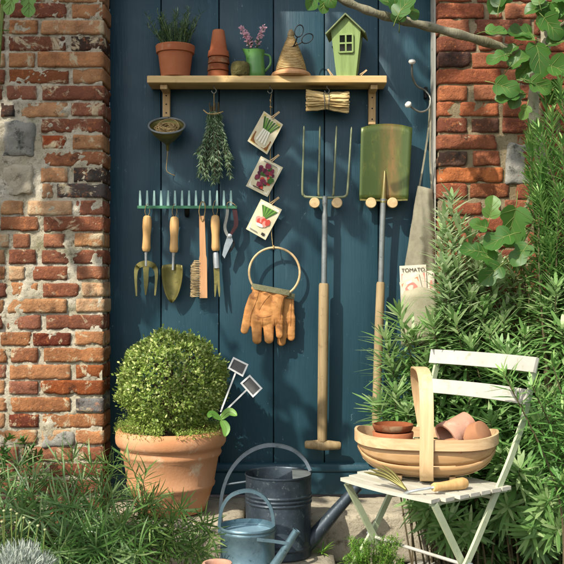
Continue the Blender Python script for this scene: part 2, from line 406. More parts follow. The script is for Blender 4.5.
stone('tread_slab', -.50, -.10, -1.00, -.385, -.2, 0, M['stone'], st, 4, .004, .03)
stone('tread_slab', -.092, .17, -.80, -.275, -.2, 0, M['stone'], st, 5, .004, .03)
for i in range(46):
    x, y = U(.19, .66), U(-.85, -.34); r = U(.012, .042)
    stone('pebble', x-r, x+r, y-r*.8, y+r*.8, GZ-.01, GZ+r*1.1, random.choice([M['stone'], M['flint']]), st, 20+i, .006, .012, .02)

# ------------------------------------------------------------------ brick walls
YF, WD = -.13, 3.37
PITCH = 16.42
def row_z(r): return CAM_Z-(10.5+PITCH*(r-1)-282)*WD/FPX
BH = S(13.5, WD)
ORANGE = ['b48056', 'c09268', 'b4865c', 'a47048', 'c8a47c', '9a6646', 'ba8e64']
RED = ['7c4a38', '8a563e', '704436', '92604a', '7c4e3a', '9a684c']
DARK = ['3a302a', '4a3428', '2f2c2a', '5a3422']
def brick(x0, x1, z, hexcol, parent, seed, depth=.10, yj=0., corner=0, h=BH, mat='brick'):
    hs = Vector(((x1-x0)/2, depth/2, h/2)); c = Vector(((x0+x1)/2, YF+depth/2+yj, z)); r = U(.0026, .005)
    nx, ny, nz = max(5, int((x1-x0)/.014)), 5, 5
    vs = {}; vl = []; fl = []
    def vert(i, j, k):
        if (i, j, k) in vs: return vs[(i, j, k)]
        p = Vector((lerp(-1, 1, i/nx)*hs.x, lerp(-1, 1, j/ny)*hs.y, lerp(-1, 1, k/nz)*hs.z))
        q = Vector([max(-(hs[a]-r), min(hs[a]-r, p[a])) for a in range(3)]); d = p-q
        ed = d.length
        if ed > 1e-6: p = q+d.normalized()*r
        w = c+p; o = Vector((seed*1.7, seed*.9, seed*2.3))
        p = p+noise.noise_vector(w*20+o)*.0020+noise.noise_vector(w*70+o)*.0014
        if ed > .004:                                    # chipped arrises
            chip = max(0, noise.noise(w*26-o)-.18)*.022; p = p-d.normalized()*chip
        vs[(i, j, k)] = len(vl); vl.append(c+p); return vs[(i, j, k)]
    for i in range(nx):
        for k in range(nz): fl.append([vert(i, 0, k), vert(i+1, 0, k), vert(i+1, 0, k+1), vert(i, 0, k+1)])
        for j in range(ny):
            fl.append([vert(i, j, 0), vert(i, j+1, 0), vert(i+1, j+1, 0), vert(i+1, j, 0)])
            fl.append([vert(i, j, nz), vert(i+1, j, nz), vert(i+1, j+1, nz), vert(i, j+1, nz)])
    for j in range(ny):
        for k in range(nz):
            fl.append([vert(0, j, k), vert(0, j, k+1), vert(0, j+1, k+1), vert(0, j+1, k)])
            fl.append([vert(nx, j, k), vert(nx, j+1, k), vert(nx, j+1, k+1), vert(nx, j, k+1)])
    mb = MB(); mb.add(vl, fl, tint=.5); o = mb.build('brick', M[mat], parent, smooth=180)
    o.color = lin(hexcol); return o
def mortar_mass(parent, x0, x1, z0, z1, side, seed, proud, mat='mortar', rec=.0066):
    """front face plus the door-side return, as one lumpy bed; bricks sit in it"""
    mb = MB(); d = .007; nx = int((x1-x0)/d); nz = int((z1-z0)/d); ny = int(.15/d); off = Vector((seed, seed*2, 0))
    def fr(x, z):
        w = Vector((x, 0, z))
        n_ = noise.noise(w*11+off)*.5+noise.noise(w*30+off)*.4+noise.noise(w*85+off)*.4+noise.noise(w*160+off)*.2
        return YF+rec-proud*n_
    cx = x1 if side > 0 else x0
    vs = [(lerp(x0, x1, i/nx), fr(lerp(x0, x1, i/nx), lerp(z0, z1, k/nz)), lerp(z0, z1, k/nz)) for k in range(nz+1) for i in range(nx+1)]
    fs = [[k*(nx+1)+i, k*(nx+1)+i+1, (k+1)*(nx+1)+i+1, (k+1)*(nx+1)+i] for k in range(nz) for i in range(nx)]
    mb.add(vs, fs, tint=.5)
    vs = []
    for k in range(nz+1):
        z = lerp(z0, z1, k/nz)
        for j in range(ny+1):
            y = fr(cx, z)+.15*j/ny; w = Vector((cx, y, z))
            n_ = (noise.noise(w*14+off)*.6+noise.noise(w*50+off)*.4)*min(1, j/2)
            vs.append((cx-side*(.004*min(1, j/2)-proud*.8*n_), y, z))
    fs = [[k*(ny+1)+j, k*(ny+1)+j+1, (k+1)*(ny+1)+j+1, (k+1)*(ny+1)+j][::side] for k in range(nz) for j in range(ny)]
    mb.add(vs, fs, tint=.5)
    mb.add([(x0, .02, z0), (x1, .02, z0), (x1, .02, z1), (x0, .02, z1), (x0, YF+.01, z1), (x1, YF+.01, z1), (x0, YF+.01, z0)],
           [[3, 2, 1, 0], [4, 5, 2, 3], [6, 4, 3, 0]], tint=.5)
    return mb.build('mortar', M[mat], parent, smooth=180)
XL, XR = -.617, .541
lw = thing('brick_wall', 'weathered brick wall with lime smears to the left of the blue door', 'wall', (-1.1, -.07, -.2))
rw = thing('brick_wall', 'red brick wall to the right of the blue door behind the shrubs', 'wall', (1.1, -.07, -.2))
mortar_mass(lw, -1.62, XL-.007, -.2, 2.06, 1, 3.3, .0138)
mortar_mass(rw, XR+.006, 1.62, -.2, 2.06, -1, 8.1, .0050, 'mortar_brown', .0078)
LROWS = {0: [(8, 45), (50, 104)], 1: [(8, 66), (71, 104)], 2: [(8, 37), (40, 104)], 3: [(8, 65), (70, 104)], 4: [(8, 34), (37, 104)], 5: [(8, 68), (72, 104)],
 6: [(6, 36), (41, 104)], 7: [(0, 14), (20, 67), (70, 104)], 8: [(40, 104)], 9: [(41, 66), (72, 104)], 10: [(41, 104)], 11: [(40, 67), (73, 104)],
 12: [(41, 53), (56, 104)], 13: [(0, 22), (27, 72), (75, 104)], 14: [(0, 38), (43, 104)], 15: [(12, 29), (43, 64), (74, 104)], 16: [(8, 35), (41, 104)],
 17: [(8, 24), (32, 67), (76, 104)], 18: [(10, 37), (42, 78), (81, 104)], 19: [(7, 66), (75, 104)], 20: [(6, 40), (45, 104)], 21: [(0, 30), (32, 70), (74, 104)],
 22: [(10, 37), (43, 104)], 23: [(9, 70), (75, 104)], 24: [(8, 37), (40, 104)], 25: [(10, 70), (75, 104)], 26: [(8, 38), (42, 104)], 27: [(75, 104)]}
LCOL = {(12, 1): '4a4c4a', (11, 1): '3a3a36', (25, 1): '7d817e', (3, 1): '35302a', (7, 0): '2f302e', (5, 0): '8a5230', (12, 0): 'b08a66', (24, 1): '8a4a26', (9, 0): '9a4a26', (23, 1): '94552e', (26, 0): '6a3020', (21, 1): '5f2a1c'}
def auto_row(x_from, x_to, sgn):
    out = []; x = x_from; big = R() < .5
    while (x-x_to)*sgn < 0:
        w = U(.17, .2) if big else U(.09, .11); big = not big
        a, b = x, x+sgn*w; out.append((min(a, b), max(a, b))); x = b+sgn*U(.010, .016)
    return out
sd = 0
for r in range(-2, 38):
    z = row_z(r); lst = LROWS.get(r)
    if lst:
        ivs = [(XL-S(103.6-a, WD), XL-S(max(0, 103.6-b), WD)) for a, b in lst]
    else: ivs = auto_row(XL, -.98, -1)
    ivs = [(a, b, i) for i, (a, b) in enumerate(ivs)]
    left = min(a for a, b, i in ivs)
    if r not in (8, 9, 10, 11, 12): ivs += [(a, b, 9) for a, b in auto_row(left-.014, -1.55, -1)]
    else: ivs += [(a, b, 9) for a, b in auto_row(-.99, -1.55, -1)]
    for a, b, i in ivs:
        sd += 1
        col = LCOL.get((r, i)) or random.choice(RED+ORANGE[:3] if r < 9 else ORANGE+ORANGE+RED if r < 28 else RED)  # sunlit middle rows get a paler mix: sunlight painted into the brick colours
        if R() < .05 and not lst: col = random.choice(DARK)
        if b > XL-.002: b = XL+U(-.004, .002)
        brick(a, b, z+U(-.002, .002), col, lw, sd, depth=.15 if b > XL-.01 else .06, yj=U(-.003, .004), h=BH*U(1.02, 1.12))
for (x0, x1, y0, y1, m_, s_) in ((3, 34, 121, 157, 'flint', 3), (2, 34, 164, 195, 'stone', 4), (43, 73, 433, 449, 'flint', 5)):
    a = P(x0, y1, WD); b = P(x1, y0, WD)
    stone('wall_stone', a.x, b.x, YF-.001, YF+.06, a.z, b.z, M[m_], lw, s_, .016, .009, .010)
RROWS = {0: [(441, 475), (480, 540)], 1: [(440, 487), (492, 505), (508, 540)], 2: [(441, 472), (477, 534)], 3: [(441, 479), (482, 505), (508, 540)], 4: [(441, 473), (475, 520)], 5: [(442, 504), (507, 532)],
 6: [(440, 470), (477, 520)], 7: [(441, 502), (506, 540)], 8: [(440, 470), (474, 502)], 9: [(441, 500)], 10: [(441, 470), (476, 503)], 11: [(440, 506)], 12: [(440, 470), (473, 512), (519, 545)],
 13: [(445, 485), (489, 503), (508, 541)], 14: [(440, 472), (477, 535)]}
RCOL = {(4, 0): '4c3a34', (8, 1): '5f4438', (10, 0): '55483e', (12, 1): '7d4a30', (11, 0): 'b0683c', (5, 0): '96563a', (2, 1): '6d4434', (7, 0): 'ac6644', (6, 0): 'b06c48'}
for r in range(-2, 38):
    z = row_z(r); lst = RROWS.get(r)
    if lst: ivs = [(XR+S(max(0, a-440.8), WD) if a > 443 else XR, XR+S(b-440.8, WD)) for a, b in lst]
    else: ivs = auto_row(XR, .95, 1)
    ivs = [(a, b, i) for i, (a, b) in enumerate(ivs)]
    right = max(b for a, b, i in ivs)
    if r in (9, 10, 11): right = max(right, .80)
    ivs += [(a, b, 9) for a, b in auto_row(right+.012, 1.55, 1)]
    for a, b, i in ivs:
        sd += 1
        col = RCOL.get((r, i)) or random.choice(['9c6044', '8e5038', '844a36', 'a66a4c', '784634', '945a40'])
        if a < XR+.002: a = XR+U(-.002, .004)
        brick(a, b, z+U(-.002, .002), col, rw, sd, depth=.15 if a < XR+.01 else .06, yj=U(-.003, .003), h=BH*U(1.08, 1.17), mat='brick_red')
a = P(506, 185, WD); b = P(535, 143, WD)
stone('wall_stone', a.x, b.x, YF-.001, YF+.06, a.z, b.z, M['flint'], rw, 6, .016, .009, .010)
lt = thing('lintel', 'dark timber lintel above the blue door', 'lintel', (0, -.06, 2.0))
mb = MB(); mb.box((-.04, -.055, 2.08), (1.6, .15, .15), bev=.006); mb.build('beam', M['bark'], lt)

# ------------------------------------------------------------------ door
door = thing('plank_door', 'dark blue painted plank door hung with garden tools', 'door', (-.04, .015, .105))
seams = [109.5, 161, 219, 273.5, 324.5, 378.5, 431.5]
for i in range(6):
    x0 = S(seams[i]-282, 3.5)+(.0016 if i else 0); x1 = S(seams[i+1]-282, 3.5)-.0016
    mb = MB(); mb.box(((x0+x1)/2, .016+U(0, .002), 1.06), (x1-x0, .032, 1.9), bev=.0035, seg=2); mb.build('plank', M['door'], door, smooth=30)
mb = MB(); mb.box((-.04, -.007, .152), (1.152, .022, .08), bev=.003); mb.build('kick_board', M['door'], door, smooth=30)
mb = MB(); prof = [(-.001, .192), (-.020, .193), (-.024, .199), (-.024, .206), (-.017, .212), (-.013, .219), (-.006, .223), (-.001, .224)]
vs = [(x, y, z) for x in (-.616, .536) for y, z in prof]; k = len(prof)
mb.add(vs, [[i, i+k, i+k+1, i+1] for i in range(k-1)]+[list(range(k)), list(range(k, 2*k))[::-1]]); mb.build('moulding', M['door'], door, smooth=30)
mb = MB(); mb.box((-.04, .05, 1.06), (1.17, .03, 1.9)); mb.build('backing', M['door'], door)
def door_peg(px, py, parent):
    mb = MB(); c = P(px, py, 3.43)
    T = aim(c, (0, -1, 0)); r = S(5.4, 3.43)
    mb.lathe([(r*.55, -.072), (r*.55, -.012), (r*.8, -.008), (r, -.001), (r, .006), (r*.88, .010), (0.0005, .011)], 20, T, wob=.02)
    return mb.build('peg', M['peg'], parent, smooth=45)
for px, py in ((314.6, 203), (337, 203), (371, 203), (392.5, 203)): door_peg(px, py, door)
mb = MB(); mb.box((.5375, -.045, 1.06), (.006, .088, 1.9), bev=.001); jb = mb.build('door_jamb', M['jamb'])
tag(jb, 'narrow pale weathered jamb between the blue door and the right brick wall', 'door frame')

# ------------------------------------------------------------------ shelf
sf = thing('wall_shelf', 'pale pine shelf on two brackets across the blue door', 'shelf', (-.05, -.06, 1.46))
SZ = 1.592                                               # shelf top
x0, x1 = S(147-282, 3.38), S(387-282, 3.38)
mb = MB(); mb.box(((x0+x1)/2, -.061, SZ-.0125), (x1-x0, .118, .025), bev=.002); mb.build('board', M['pine'], sf, smooth=30)
for px, yb in ((166.5, 117.5), (372, 125)):
    c = P(px, yb, 3.485); x = c.x; zt = SZ-.026
    mb = MB(); mb.box((x, -.0115, (c.z+zt)/2), (.026, .022, zt-c.z), bev=.002)
    mb.box((x, -.062, zt-.0085), (.0255, .076, .017), bev=.002)
    br = mb.build('bracket', M['pinez'], sf, smooth=30)
    for q in (.25, .55, .85):
        mb = MB(); mb.lathe([(.0028, 0), (.0028, .0008), (.0003, .0012)], 10, aim(Vector((x, -.0226, lerp(zt, c.z, q))), (0, -1, 0))); mb.build('screw', M['black'], br)
def cup_hook(px, D=3.42):
    x = S(px-282, D); y = D-3.5; z = SZ-.026; mb = MB()
    path = [(x, y, z+.004), (x, y, z-.010)]+[(x+.008*math.sin(a)*1.0, y, z-.019+.009*math.cos(a)) for a in [i*math.pi/8 for i in range(0, 13)]]
    mb.tube(path, .0016, 8); return mb.build('cup_hook', M['wire'], sf, smooth=60)
for px in (214, 270, 327): cup_hook(px)

# ------------------------------------------------------------------ things on the shelf
def pot_profile(h, rb, rt, rim=.25, lip=.006, th=.006):
    zr = h*(1-rim); rm = lerp(rb, rt, 1-rim)
    return [(.0005, 0), (rb*.9, 0), (rb, .002), (rm, zr-.001), (rm+lip, zr+.001), (rt+lip*.9, h-.002), (rt+lip*.6, h), (rt-th*.6, h), (rt-th, h-.003), (rm-th, zr), (rb-th*.5, th), (.0005, th)]
def flower_pot(label, mat, M4, h, rb, rt, group=None, rim=.25, lip=.005, n=36, name='flower_pot'):
    mb = MB(); mb.lathe(pot_profile(h, rb, rt, rim, lip), n, M4, wob=.008)
    return tag(mb.build(name, mat, smooth=40), label, 'flower pot', group)
# lavender in a terracotta pot
c = P(175.3, 70, 3.425); c.z = SZ+.0006
t = thing('potted_lavender', 'wispy lavender in a terracotta pot at the left end of the shelf', 'potted plant', c)
mb = MB(); mb.lathe(pot_profile(.112, .050, .064, .24, .006), 44, Matrix.Translation(c), wob=.006); mb.build('pot', M['terra'], t)
mb = MB(); mb.lathe([(.0005, .094), (.03, .096), (.059, .092)], 24, Matrix.Translation(c), wob=.05); mb.build('compost', M['soil'], t)
mb = MB(); ms = MB()
for i in range(46):
    a, r = U(0, 6.28), U(0, .045); b = c+Vector((r*math.cos(a), r*math.sin(a), .094)); ln = U(.07, .16)
    lean = Vector((math.cos(a)*U(.1, .7), math.sin(a)*U(.05, .3)-.05, 1)).normalized()
    if b.y+lean.y*ln > -.01: lean.y = -.1
    p1 = b+lean*ln*.5; p2 = b+lean*ln+Vector((0, 0, -.01)); pts = bez([b, p1, p2], 5)
    ms.tube(pts, .0008, 4)
    for k in range(2, len(pts)):
        for q in range(5):
            aa = U(0, 6.28); d = Vector((math.cos(aa), math.sin(aa)*.8, U(.6, 1.6)))
            mb.leaf(pts[k], d, (0, 0, 1), U(.012, .026), .0028, U(-.2, .6), 2)
ms.build('stems', M['stem'], t); mb.build('foliage', M['lav'], t, smooth=0)
# nested stack of upturned pots
c = P(218.3, 70, 3.43); c.z = SZ+.0006; names = ['lowest upturned pot of the nested stack on the shelf, only its rim showing', 'second upturned pot from the shelf in the nested stack', 'third upturned pot from the shelf in the nested stack, under the top one', 'topmost upturned terracotta pot of the nested stack on the shelf']
for i in range(4):
    T = Matrix.Translation(c+Vector((U(-.0015, .0015), 0, .096+i*.0245))) @ Matrix.Rotation(math.pi, 4, 'X') @ Matrix.Rotation(i, 4, 'Z')
    flower_pot(names[i], M['terra_dark'] if i < 3 else M['terra'], T, .096, .0215-.0002*i, .0345, 'upturned pots stacked on the shelf', .24, .0045)
# mossy tub
c = P(240.3, 70, 3.405); c.z = SZ+.0006; mb = MB()
mb.lathe([(.0005, 0), (.027, 0), (.031, .004), (.033, .02), (.033, .034), (.030, .046), (.027, .05), (.0005, .051)], 28, Matrix.Translation(c), wob=.10)
tag(mb.build('mossy_tub', M['moss'], smooth=60), 'small squat moss covered tub between the pot stack and the green jug', 'pot')
# green jug
c = P(255.5, 70, 3.43); c.z = SZ+.0006
t = thing('jug', 'green enamel jug holding pink flowers on the shelf', 'jug', c)
mb = MB(); T = Matrix.Translation(c)
prof = [(.0005, 0), (.031, 0), (.0335, .003), (.034, .02), (.032, .05), (.030, .075), (.032, .092), (.0335, .098), (.0315, .098), (.0285, .075), (.031, .03), (.029, .006), (.0005, .005)]
n = 40; vs = []; fs = []
for r, z in prof:
    for j in range(n):
        a = 2*math.pi*j/n; sp = max(0, math.cos(a-math.pi))**8*max(0, (z-.066)/.032)*.015
        vs.append(((r+sp)*math.cos(a), (r+sp)*math.sin(a)*.95, z+sp*.45))
for i in range(len(prof)-1):
    for j in range(n): fs.append([i*n+j, i*n+(j+1) % n, (i+1)*n+(j+1) % n, (i+1)*n+j])
mb.add(vs, fs, T, tint=.5); mb.build('body', M['green_enamel'], t)
mb = MB(); mb.tube(bez([c+Vector(p) for p in ((.030, 0, .085), (.050, 0, .078), (.052, 0, .05), (.033, 0, .025))], 7), .0042, 8); mb.build('handle', M['green_enamel'], t)
def sprig(label, pts, D0, D1):
    ps = [P(px, py, lerp(D0, D1, i/(len(pts)-1))) for i, (px, py) in enumerate(pts)]
    t = thing('flower_sprig', label, 'flower', ps[0], 'pink sprigs in the jug'); path = bez(ps, 6)
    mb = MB(); mb.tube(path, .0011, 5); mb.build('stem', M['stem'], t)
    mb = MB()
    for q in range(int(len(path)*.4), len(path)):
        for k in range(9):
            ct = path[q]+Vector((U(-.008, .008), U(-.006, .006), U(-.006, .006))); d = Vector((U(-1, 1), U(-1, .3), U(-.3, 1)))
            mb.leaf(ct, d, (U(-.5, .5), -1, .4), U(.006, .011), U(.005, .008), .4, 2)
    mb.build('blossom', M['petal'], t, smooth=0)
    mb = MB()
    for q in range(2, int(len(path)*.55)):
        for k in range(2): mb.leaf(path[q], (U(-1, 1), U(-1, .2), .5), (0, 0, 1), .022, .005, .4, 2)
    mb.build('leaves', M['lav'], t, smooth=0)
sprig('pink flower sprig leaning left out of the green jug', [(252, 58), (250, 42), (241, 28)], 3.43, 3.41)
sprig('short pink flower sprig in the middle of the green jug', [(254, 58), (249, 44), (245, 33)], 3.42, 3.40)
sprig('pink flower sprig leaning right out of the green jug', [(257, 58), (258, 42), (264, 27)], 3.43, 3.42)
# twine hive
c = P(291, 70, 3.425); c.z = SZ+.0006
t = thing('twine_hive', 'hive shaped twine holder on a turned wooden base on the shelf', 'twine holder', c)
mb = MB(); mb.lathe([(.0005, 0), (.064, 0), (.069, .004), (.070, .010), (.066, .016), (.056, .022), (.046, .026), (.0005, .026)], 44, Matrix.Translation(c)); mb.build('base', M['brushwood'], t)
mb = MB(); prof = []
for i in range(20):
    q = i/19; r = lerp(.052, .012, q**1.25); z = .025+q*.115
    for b in range(5): prof.append((r+.0026*math.sin(math.pi*b/4), z+.006*b/5))
mb.lathe(prof, 40, Matrix.Translation(c), wob=.015); mb.build('coil', M['straw'], t)
mb = MB(); mb.lathe([(.006, .14), (.011, .145), (.0125, .152), (.010, .163), (.005, .171), (.0005, .173)], 20, Matrix.Translation(c)); mb.build('knob', M['oldwood'], t)
t = thing('scissors', 'black handled scissors stuck in the twine holder', 'scissors', P(293, 47, 3.40))
for (lx, ly, px, py, tx, ty) in ((299, 31, 296, 41, 292.5, 48.5), (307.3, 38.5, 300, 43.5, 291.5, 47)):
    a = P(lx, ly, 3.395); b = P(px, py, 3.395); e = P(tx, ty, 3.398); ax = (a-b).normalized()
    mb = MB(); T = aim(a, (0, -1, .05), ax); mb.torus(.0185, .0019, 28, 8, T, sx=1.18, sy=.8)
    mb.tube([a-ax*.020, b, e], [.0019, .0024, .0016], 6); mb.build('blade_and_loop', M['black'], t, smooth=60)
# birdhouse
c = P(347, 70, 3.425); c.z = SZ+.0006
t = thing('birdhouse', 'green tapered birdhouse with a four pane window on the shelf', 'birdhouse', c)
T = Matrix.Translation(c) @ Matrix.Rotation(math.radians(-9), 4, 'Z')
hw0, hw1, dp0, dp1, he, ha = .034, .052, .032, .046, .155, .205
mb = MB()
A = [(-hw0, -dp0, 0), (hw0, -dp0, 0), (hw1, -dp1, he), (0, -dp1, ha), (-hw1, -dp1, he)]; B = [(x, -y, z) for x, y, z in A]
mb.add(A+B, [[0, 1, 2, 3, 4], [9, 8, 7, 6, 5], [0, 5, 6, 1], [4, 9, 5, 0], [1, 6, 7, 2]], T, tint=.5); bd = mb.build('body', M['birdhouse'], t, smooth=0)
rz = []
for sx in (-1, 1):
    mb = MB(); e = Vector((sx*(hw1+.016), 0, he-.0145)); ap = Vector((0, 0, ha+.0025)); mid = (e+ap)/2; ln = (ap-e).length; ang = math.atan2(ap.z-e.z, abs(e.x))
    mb.box(mid+Vector((0, -.004, .003)), (ln+.003, dp1*2+.026, .005), rot=(0, sx*ang, 0), bev=.001, M=T); mb.build('roof_panel', M['birdroof'], t, smooth=30)
sl_ = (dp0-dp1)/he
def fr(x, z, out=.0): return Vector((x, -dp0+sl_*z-out, z))
w = MB(); wz, ww, wh = .112, .024, .030
for (ax_, az, bx_, bz) in ((-ww, wz-wh, ww, wz-wh), (-ww, wz+wh, ww, wz+wh), (-ww, wz-wh, -ww, wz+wh), (ww, wz-wh, ww, wz+wh), (0, wz-wh, 0, wz+wh), (-ww, wz, ww, wz)):
    w.strip([fr(ax_, az, .0025), fr(bx_, bz, .0025)], .0055, .005, Vector((0, 0, 1)) if az == bz else Vector((1, 0, 0)), M=T)
wf = w.build('window_frame', M['birdhouse'], t, smooth=30)
for sx in (-1, 1):
    for sz in (-1, 1):
        g = MB(); g.add([fr(sx*.0028, wz+sz*.0028, .0012), fr(sx*(ww-.0028), wz+sz*.0028, .0012), fr(sx*(ww-.0028), wz+sz*(wh-.0028), .0012), fr(sx*.0028, wz+sz*(wh-.0028), .0012)],
                        [[0, 1, 2, 3] if sx*sz > 0 else [3, 2, 1, 0]], T); g.build('pane', M['pane'], wf)
def clothes_peg(label, M4, s=1., group=None):
    t = thing('clothes_peg', label, 'clothes peg', M4.translation.copy(), group)
    for sg in (-1, 1):
        mb = MB(); mb.strip([M4 @ Vector((-.018*s, sg*.0035*s, 0)), M4 @ Vector((-.002*s, sg*.0022*s, 0)), M4 @ Vector((.018*s, sg*.0018*s, 0))], .006*s, .0032*s, M4.to_3x3() @ Vector((0, 0, 1)))
        mb.build('jaw', M['peg'], t, smooth=30)
    mb = MB(); mb.torus(.003*s, .0007*s, 12, 5, M4 @ Matrix.Translation((-.001*s, 0, 0))); mb.build('spring', M['wire'], t)
clothes_peg('small peg on the shelf just left of the birdhouse', aim(P(330, 72.6, 3.395), (0, -1, 0), (-.55, 0, .8)), .8)
clothes_peg('small peg on the shelf just right of the birdhouse', aim(P(363.5, 72.6, 3.395), (0, -1, 0), (.75, 0, .6)), .8)

# ------------------------------------------------------------------ hanging from the shelf and door
# funnel with twine
c = P(166.8, 125.5, 3.42); ax = Vector((0.03, -.56, .83)).normalized()
T = aim(c, ax, (1, 0, 0)); rr = S(18.0, 3.42)
t = thing('string_funnel', 'dull metal funnel of twine hanging under the left end of the shelf', 'funnel', P(166, 152, 3.44))
mb = MB(); mb.lathe([(rr, 0), (rr*.97, -.008), (rr*.80, -.028), (rr*.5, -.050), (rr*.2, -.066), (.007, -.074), (.0055, -.096), (.004, -.096), (.0055, -.073), (rr*.46, -.048), (rr*.76, -.026), (rr*.94, -.006)], 44, T); mb.build('cone', M['bronze'], t)
mb = MB(); mb.torus(rr, .0036, 48, 8, T); mb.build('rim', M['zinc'], t)
mb = MB(); mb.tube(bez([T @ Vector((0, rr, .0)), c+Vector((0, .035, .035)), P(168.5, 116.5, 3.47)], 5), .0012, 6); mb.build('hanging_wire', M['wire'], t)
mb = MB()
for i in range(34):
    q = Matrix.Rotation(U(0, 3.1), 4, 'Z') @ Matrix.Rotation(U(-.5, .5), 4, 'X')
    mb.torus(U(.022, .044), .0018, 22, 5, T @ Matrix.Translation((U(-.004, .004), U(-.004, .004), -.009)) @ q, sy=U(.5, .95))
end = T @ Vector((0, 0, -.094)); mb.tube(bez([end+Vector((0, 0, .01)), end, P(167, 160, 3.47), P(166.5, 170, 3.475), P(170, 173.5, 3.475), P(175, 175.5, 3.472)], 6), .0014, 6)
tag(mb.build('twine_ball', M['twine'], smooth=180), 'ball of brown twine inside the funnel with its end trailing below', 'twine')
# rosemary bunch
t = thing('herb_bunch', 'bunch of rosemary hanging upside down from the shelf hook', 'herb bunch', P(214, 186, 3.45))
mb = MB(); mb.tube([P(214, 93, 3.42), P(214, 103, 3.43), P(214, 113, 3.445)], .0013, 6)
mb.tube(bez([P(203.5, 110, 3.43), P(208, 113.5, 3.42), P(214, 114, 3.42), P(219, 113, 3.42), P(223, 111.5, 3.43)], 4), .0022, 6); mb.torus(.010, .002, 16, 6, Matrix.Translation(P(214, 114, 3.445))); mb.build('tie', M['twine'], t)
mb = MB(); ms = MB()
for i in range(30):
    sx = U(-1, 1); tip = P(214+sx*17, 184-abs(sx)*8-U(0, 26), 3.46-U(0, .05)); top = P(214+sx*5, 108-U(0, 6), 3.455-U(0, .02)); mid = P(214+sx*U(4, 9), 128, 3.455-U(0, .03))
    path = bez([top, mid, tip], 9); ms.tube(path, .0011, 4)
    for k, p in enumerate(path[4:]):
        d0 = (path[min(k+5, len(path)-1)]-path[k+3]).normalized()
        for q in range(7):
            a = U(0, 6.28); o = Vector((math.cos(a), math.sin(a)*.7-.15, 0)); mb.leaf(p, d0*U(.6, 1.2)+o*U(.5, .9), (0, -1, .2), U(.014, .024), .0030, U(-.3, .3), 2)
for v in mb.v: v.y = min(v.y, -.003)
ms.build('stems', M['woodystem'], t); mb.build('foliage', M['rosedry'], t, smooth=0)
# seed packets on a cord
cd = MB(); cd.tube(bez([P(271.5, 94, 3.42), P(270.5, 104, 3.44), P(271, 128, 3.472), P(270, 170, 3.472), P(270, 214, 3.472), P(273, 248, 3.462)], 6), .0013, 6)
cd.torus(.004, .0022, 12, 6, aim(P(270.5, 101, 3.435), (1, 0, .3))); cd.torus(.004, .002, 12, 6, aim(P(271, 107, 3.445), (.3, 0, 1)))
tag(cd.build('hanging_cord', M['twine'], smooth=180), 'knotted jute cord carrying seed packets down to the wooden hoop', 'cord')
def packet(label, tl, tr, br, bl, D, art, paper='paper'):
    A, B, C, E = P(*tl, D), P(*tr, D), P(*br, D+.012), P(*bl, D+.012); nrm = (B-A).cross(E-A).normalized()
    if nrm.y > 0: nrm = -nrm
    t = thing('seed_packet', label, 'seed packet', (C+E)/2)
    mb = MB(); n = 6
    def pt(u, v, o): return A*(1-u)*(1-v)+B*u*(1-v)+C*u*v+E*(1-u)*v+nrm*(o+.0035*math.sin(math.pi*u)*math.sin(math.pi*v))
    vs = [pt(i/n, j/n, .0008) for j in range(n+1) for i in range(n+1)]+[pt(i/n, j/n, -.0012)-nrm*.004*math.sin(math.pi*i/n)*math.sin(math.pi*j/n) for j in range(n+1) for i in range(n+1)]
    m = (n+1)**2; fs = [[j*(n+1)+i, (j+1)*(n+1)+i, (j+1)*(n+1)+i+1, j*(n+1)+i+1] for j in range(n) for i in range(n)]
    fs += [[m+q for q in f[::-1]] for f in fs]
    ring = list(range(n))+[n+(n+1)*k for k in range(n)]+[m-1-k for k in range(n)]+[(n+1)*(n-k) for k in range(n)]
    fs += [[ring[k], ring[(k+1) % len(ring)], m+ring[(k+1) % len(ring)], m+ring[k]] for k in range(len(ring))]
    mb.add(vs, fs, tint=.5); mb.build('paper', M[paper], t, smooth=50)
    names = []; mb = MB()
    for lay, (kind, col, pts) in enumerate(art):
        if col not in names: names.append(col)
        if kind == 'e':                                   # ellipse u,v,ru,rv
            u0, v0, ru, rv = pts; pts = [(u0+ru*math.cos(a*.5236)*(1+.12*math.sin(a*2.1)), v0+rv*math.sin(a*.5236)) for a in range(12)]
        vs = [pt(u, v, .0012+.00015*lay) for u, v in pts]
        mb.add(vs, [list(range(len(vs)))], mat=names.index(col), tint=.5)
    mb.build('printed_picture', [M[x] for x in names], t, smooth=0); return t
def rect(c, u0, v0, u1, v1): return ('p', c, [(u0, v0), (u1, v0), (u1, v1), (u0, v1)])
leek = [rect('p_yellow', .07, .05, .93, .95), rect('p_brown', .09, .62, .91, .93)]
for i in range(7): leek.append(('p', 'p_green' if i % 2 else 'p_dkgreen', [(.35+.04*i, .5), (.12+.125*i, .12), (.2+.125*i, .09), (.41+.04*i, .5)]))
for i in range(4): leek.append(('p', 'p_white', [(.33+.09*i, .42), (.41+.09*i, .42), (.34+.13*i, .82), (.26+.13*i, .82)]))
beet = [rect('p_white', .07, .05, .93, .95)]
brr = random.Random(3)
for i in range(44):
    a = brr.uniform(0, 6.28); r = .36*brr.random()**.5; beet.append(('e', brr.choice(['p_purple', 'p_dkpurple', 'p_purple', 'p_red', 'p_dkgreen']), (.5+r*math.cos(a)*.95, .48+r*math.sin(a), brr.uniform(.05, .11), brr.uniform(.04, .08))))
beet += [rect('p_gray', .2, .07, .8, .10), rect('p_ink', .25, .87, .75, .90)]
rad_ = [rect('p_white', .07, .05, .93, .95)]
for i in range(9): rad_.append(('p', 'p_green' if i % 2 else 'p_dkgreen', [(.48, .5), (.15+.085*i, .14), (.24+.085*i, .12), (.54, .5)]))
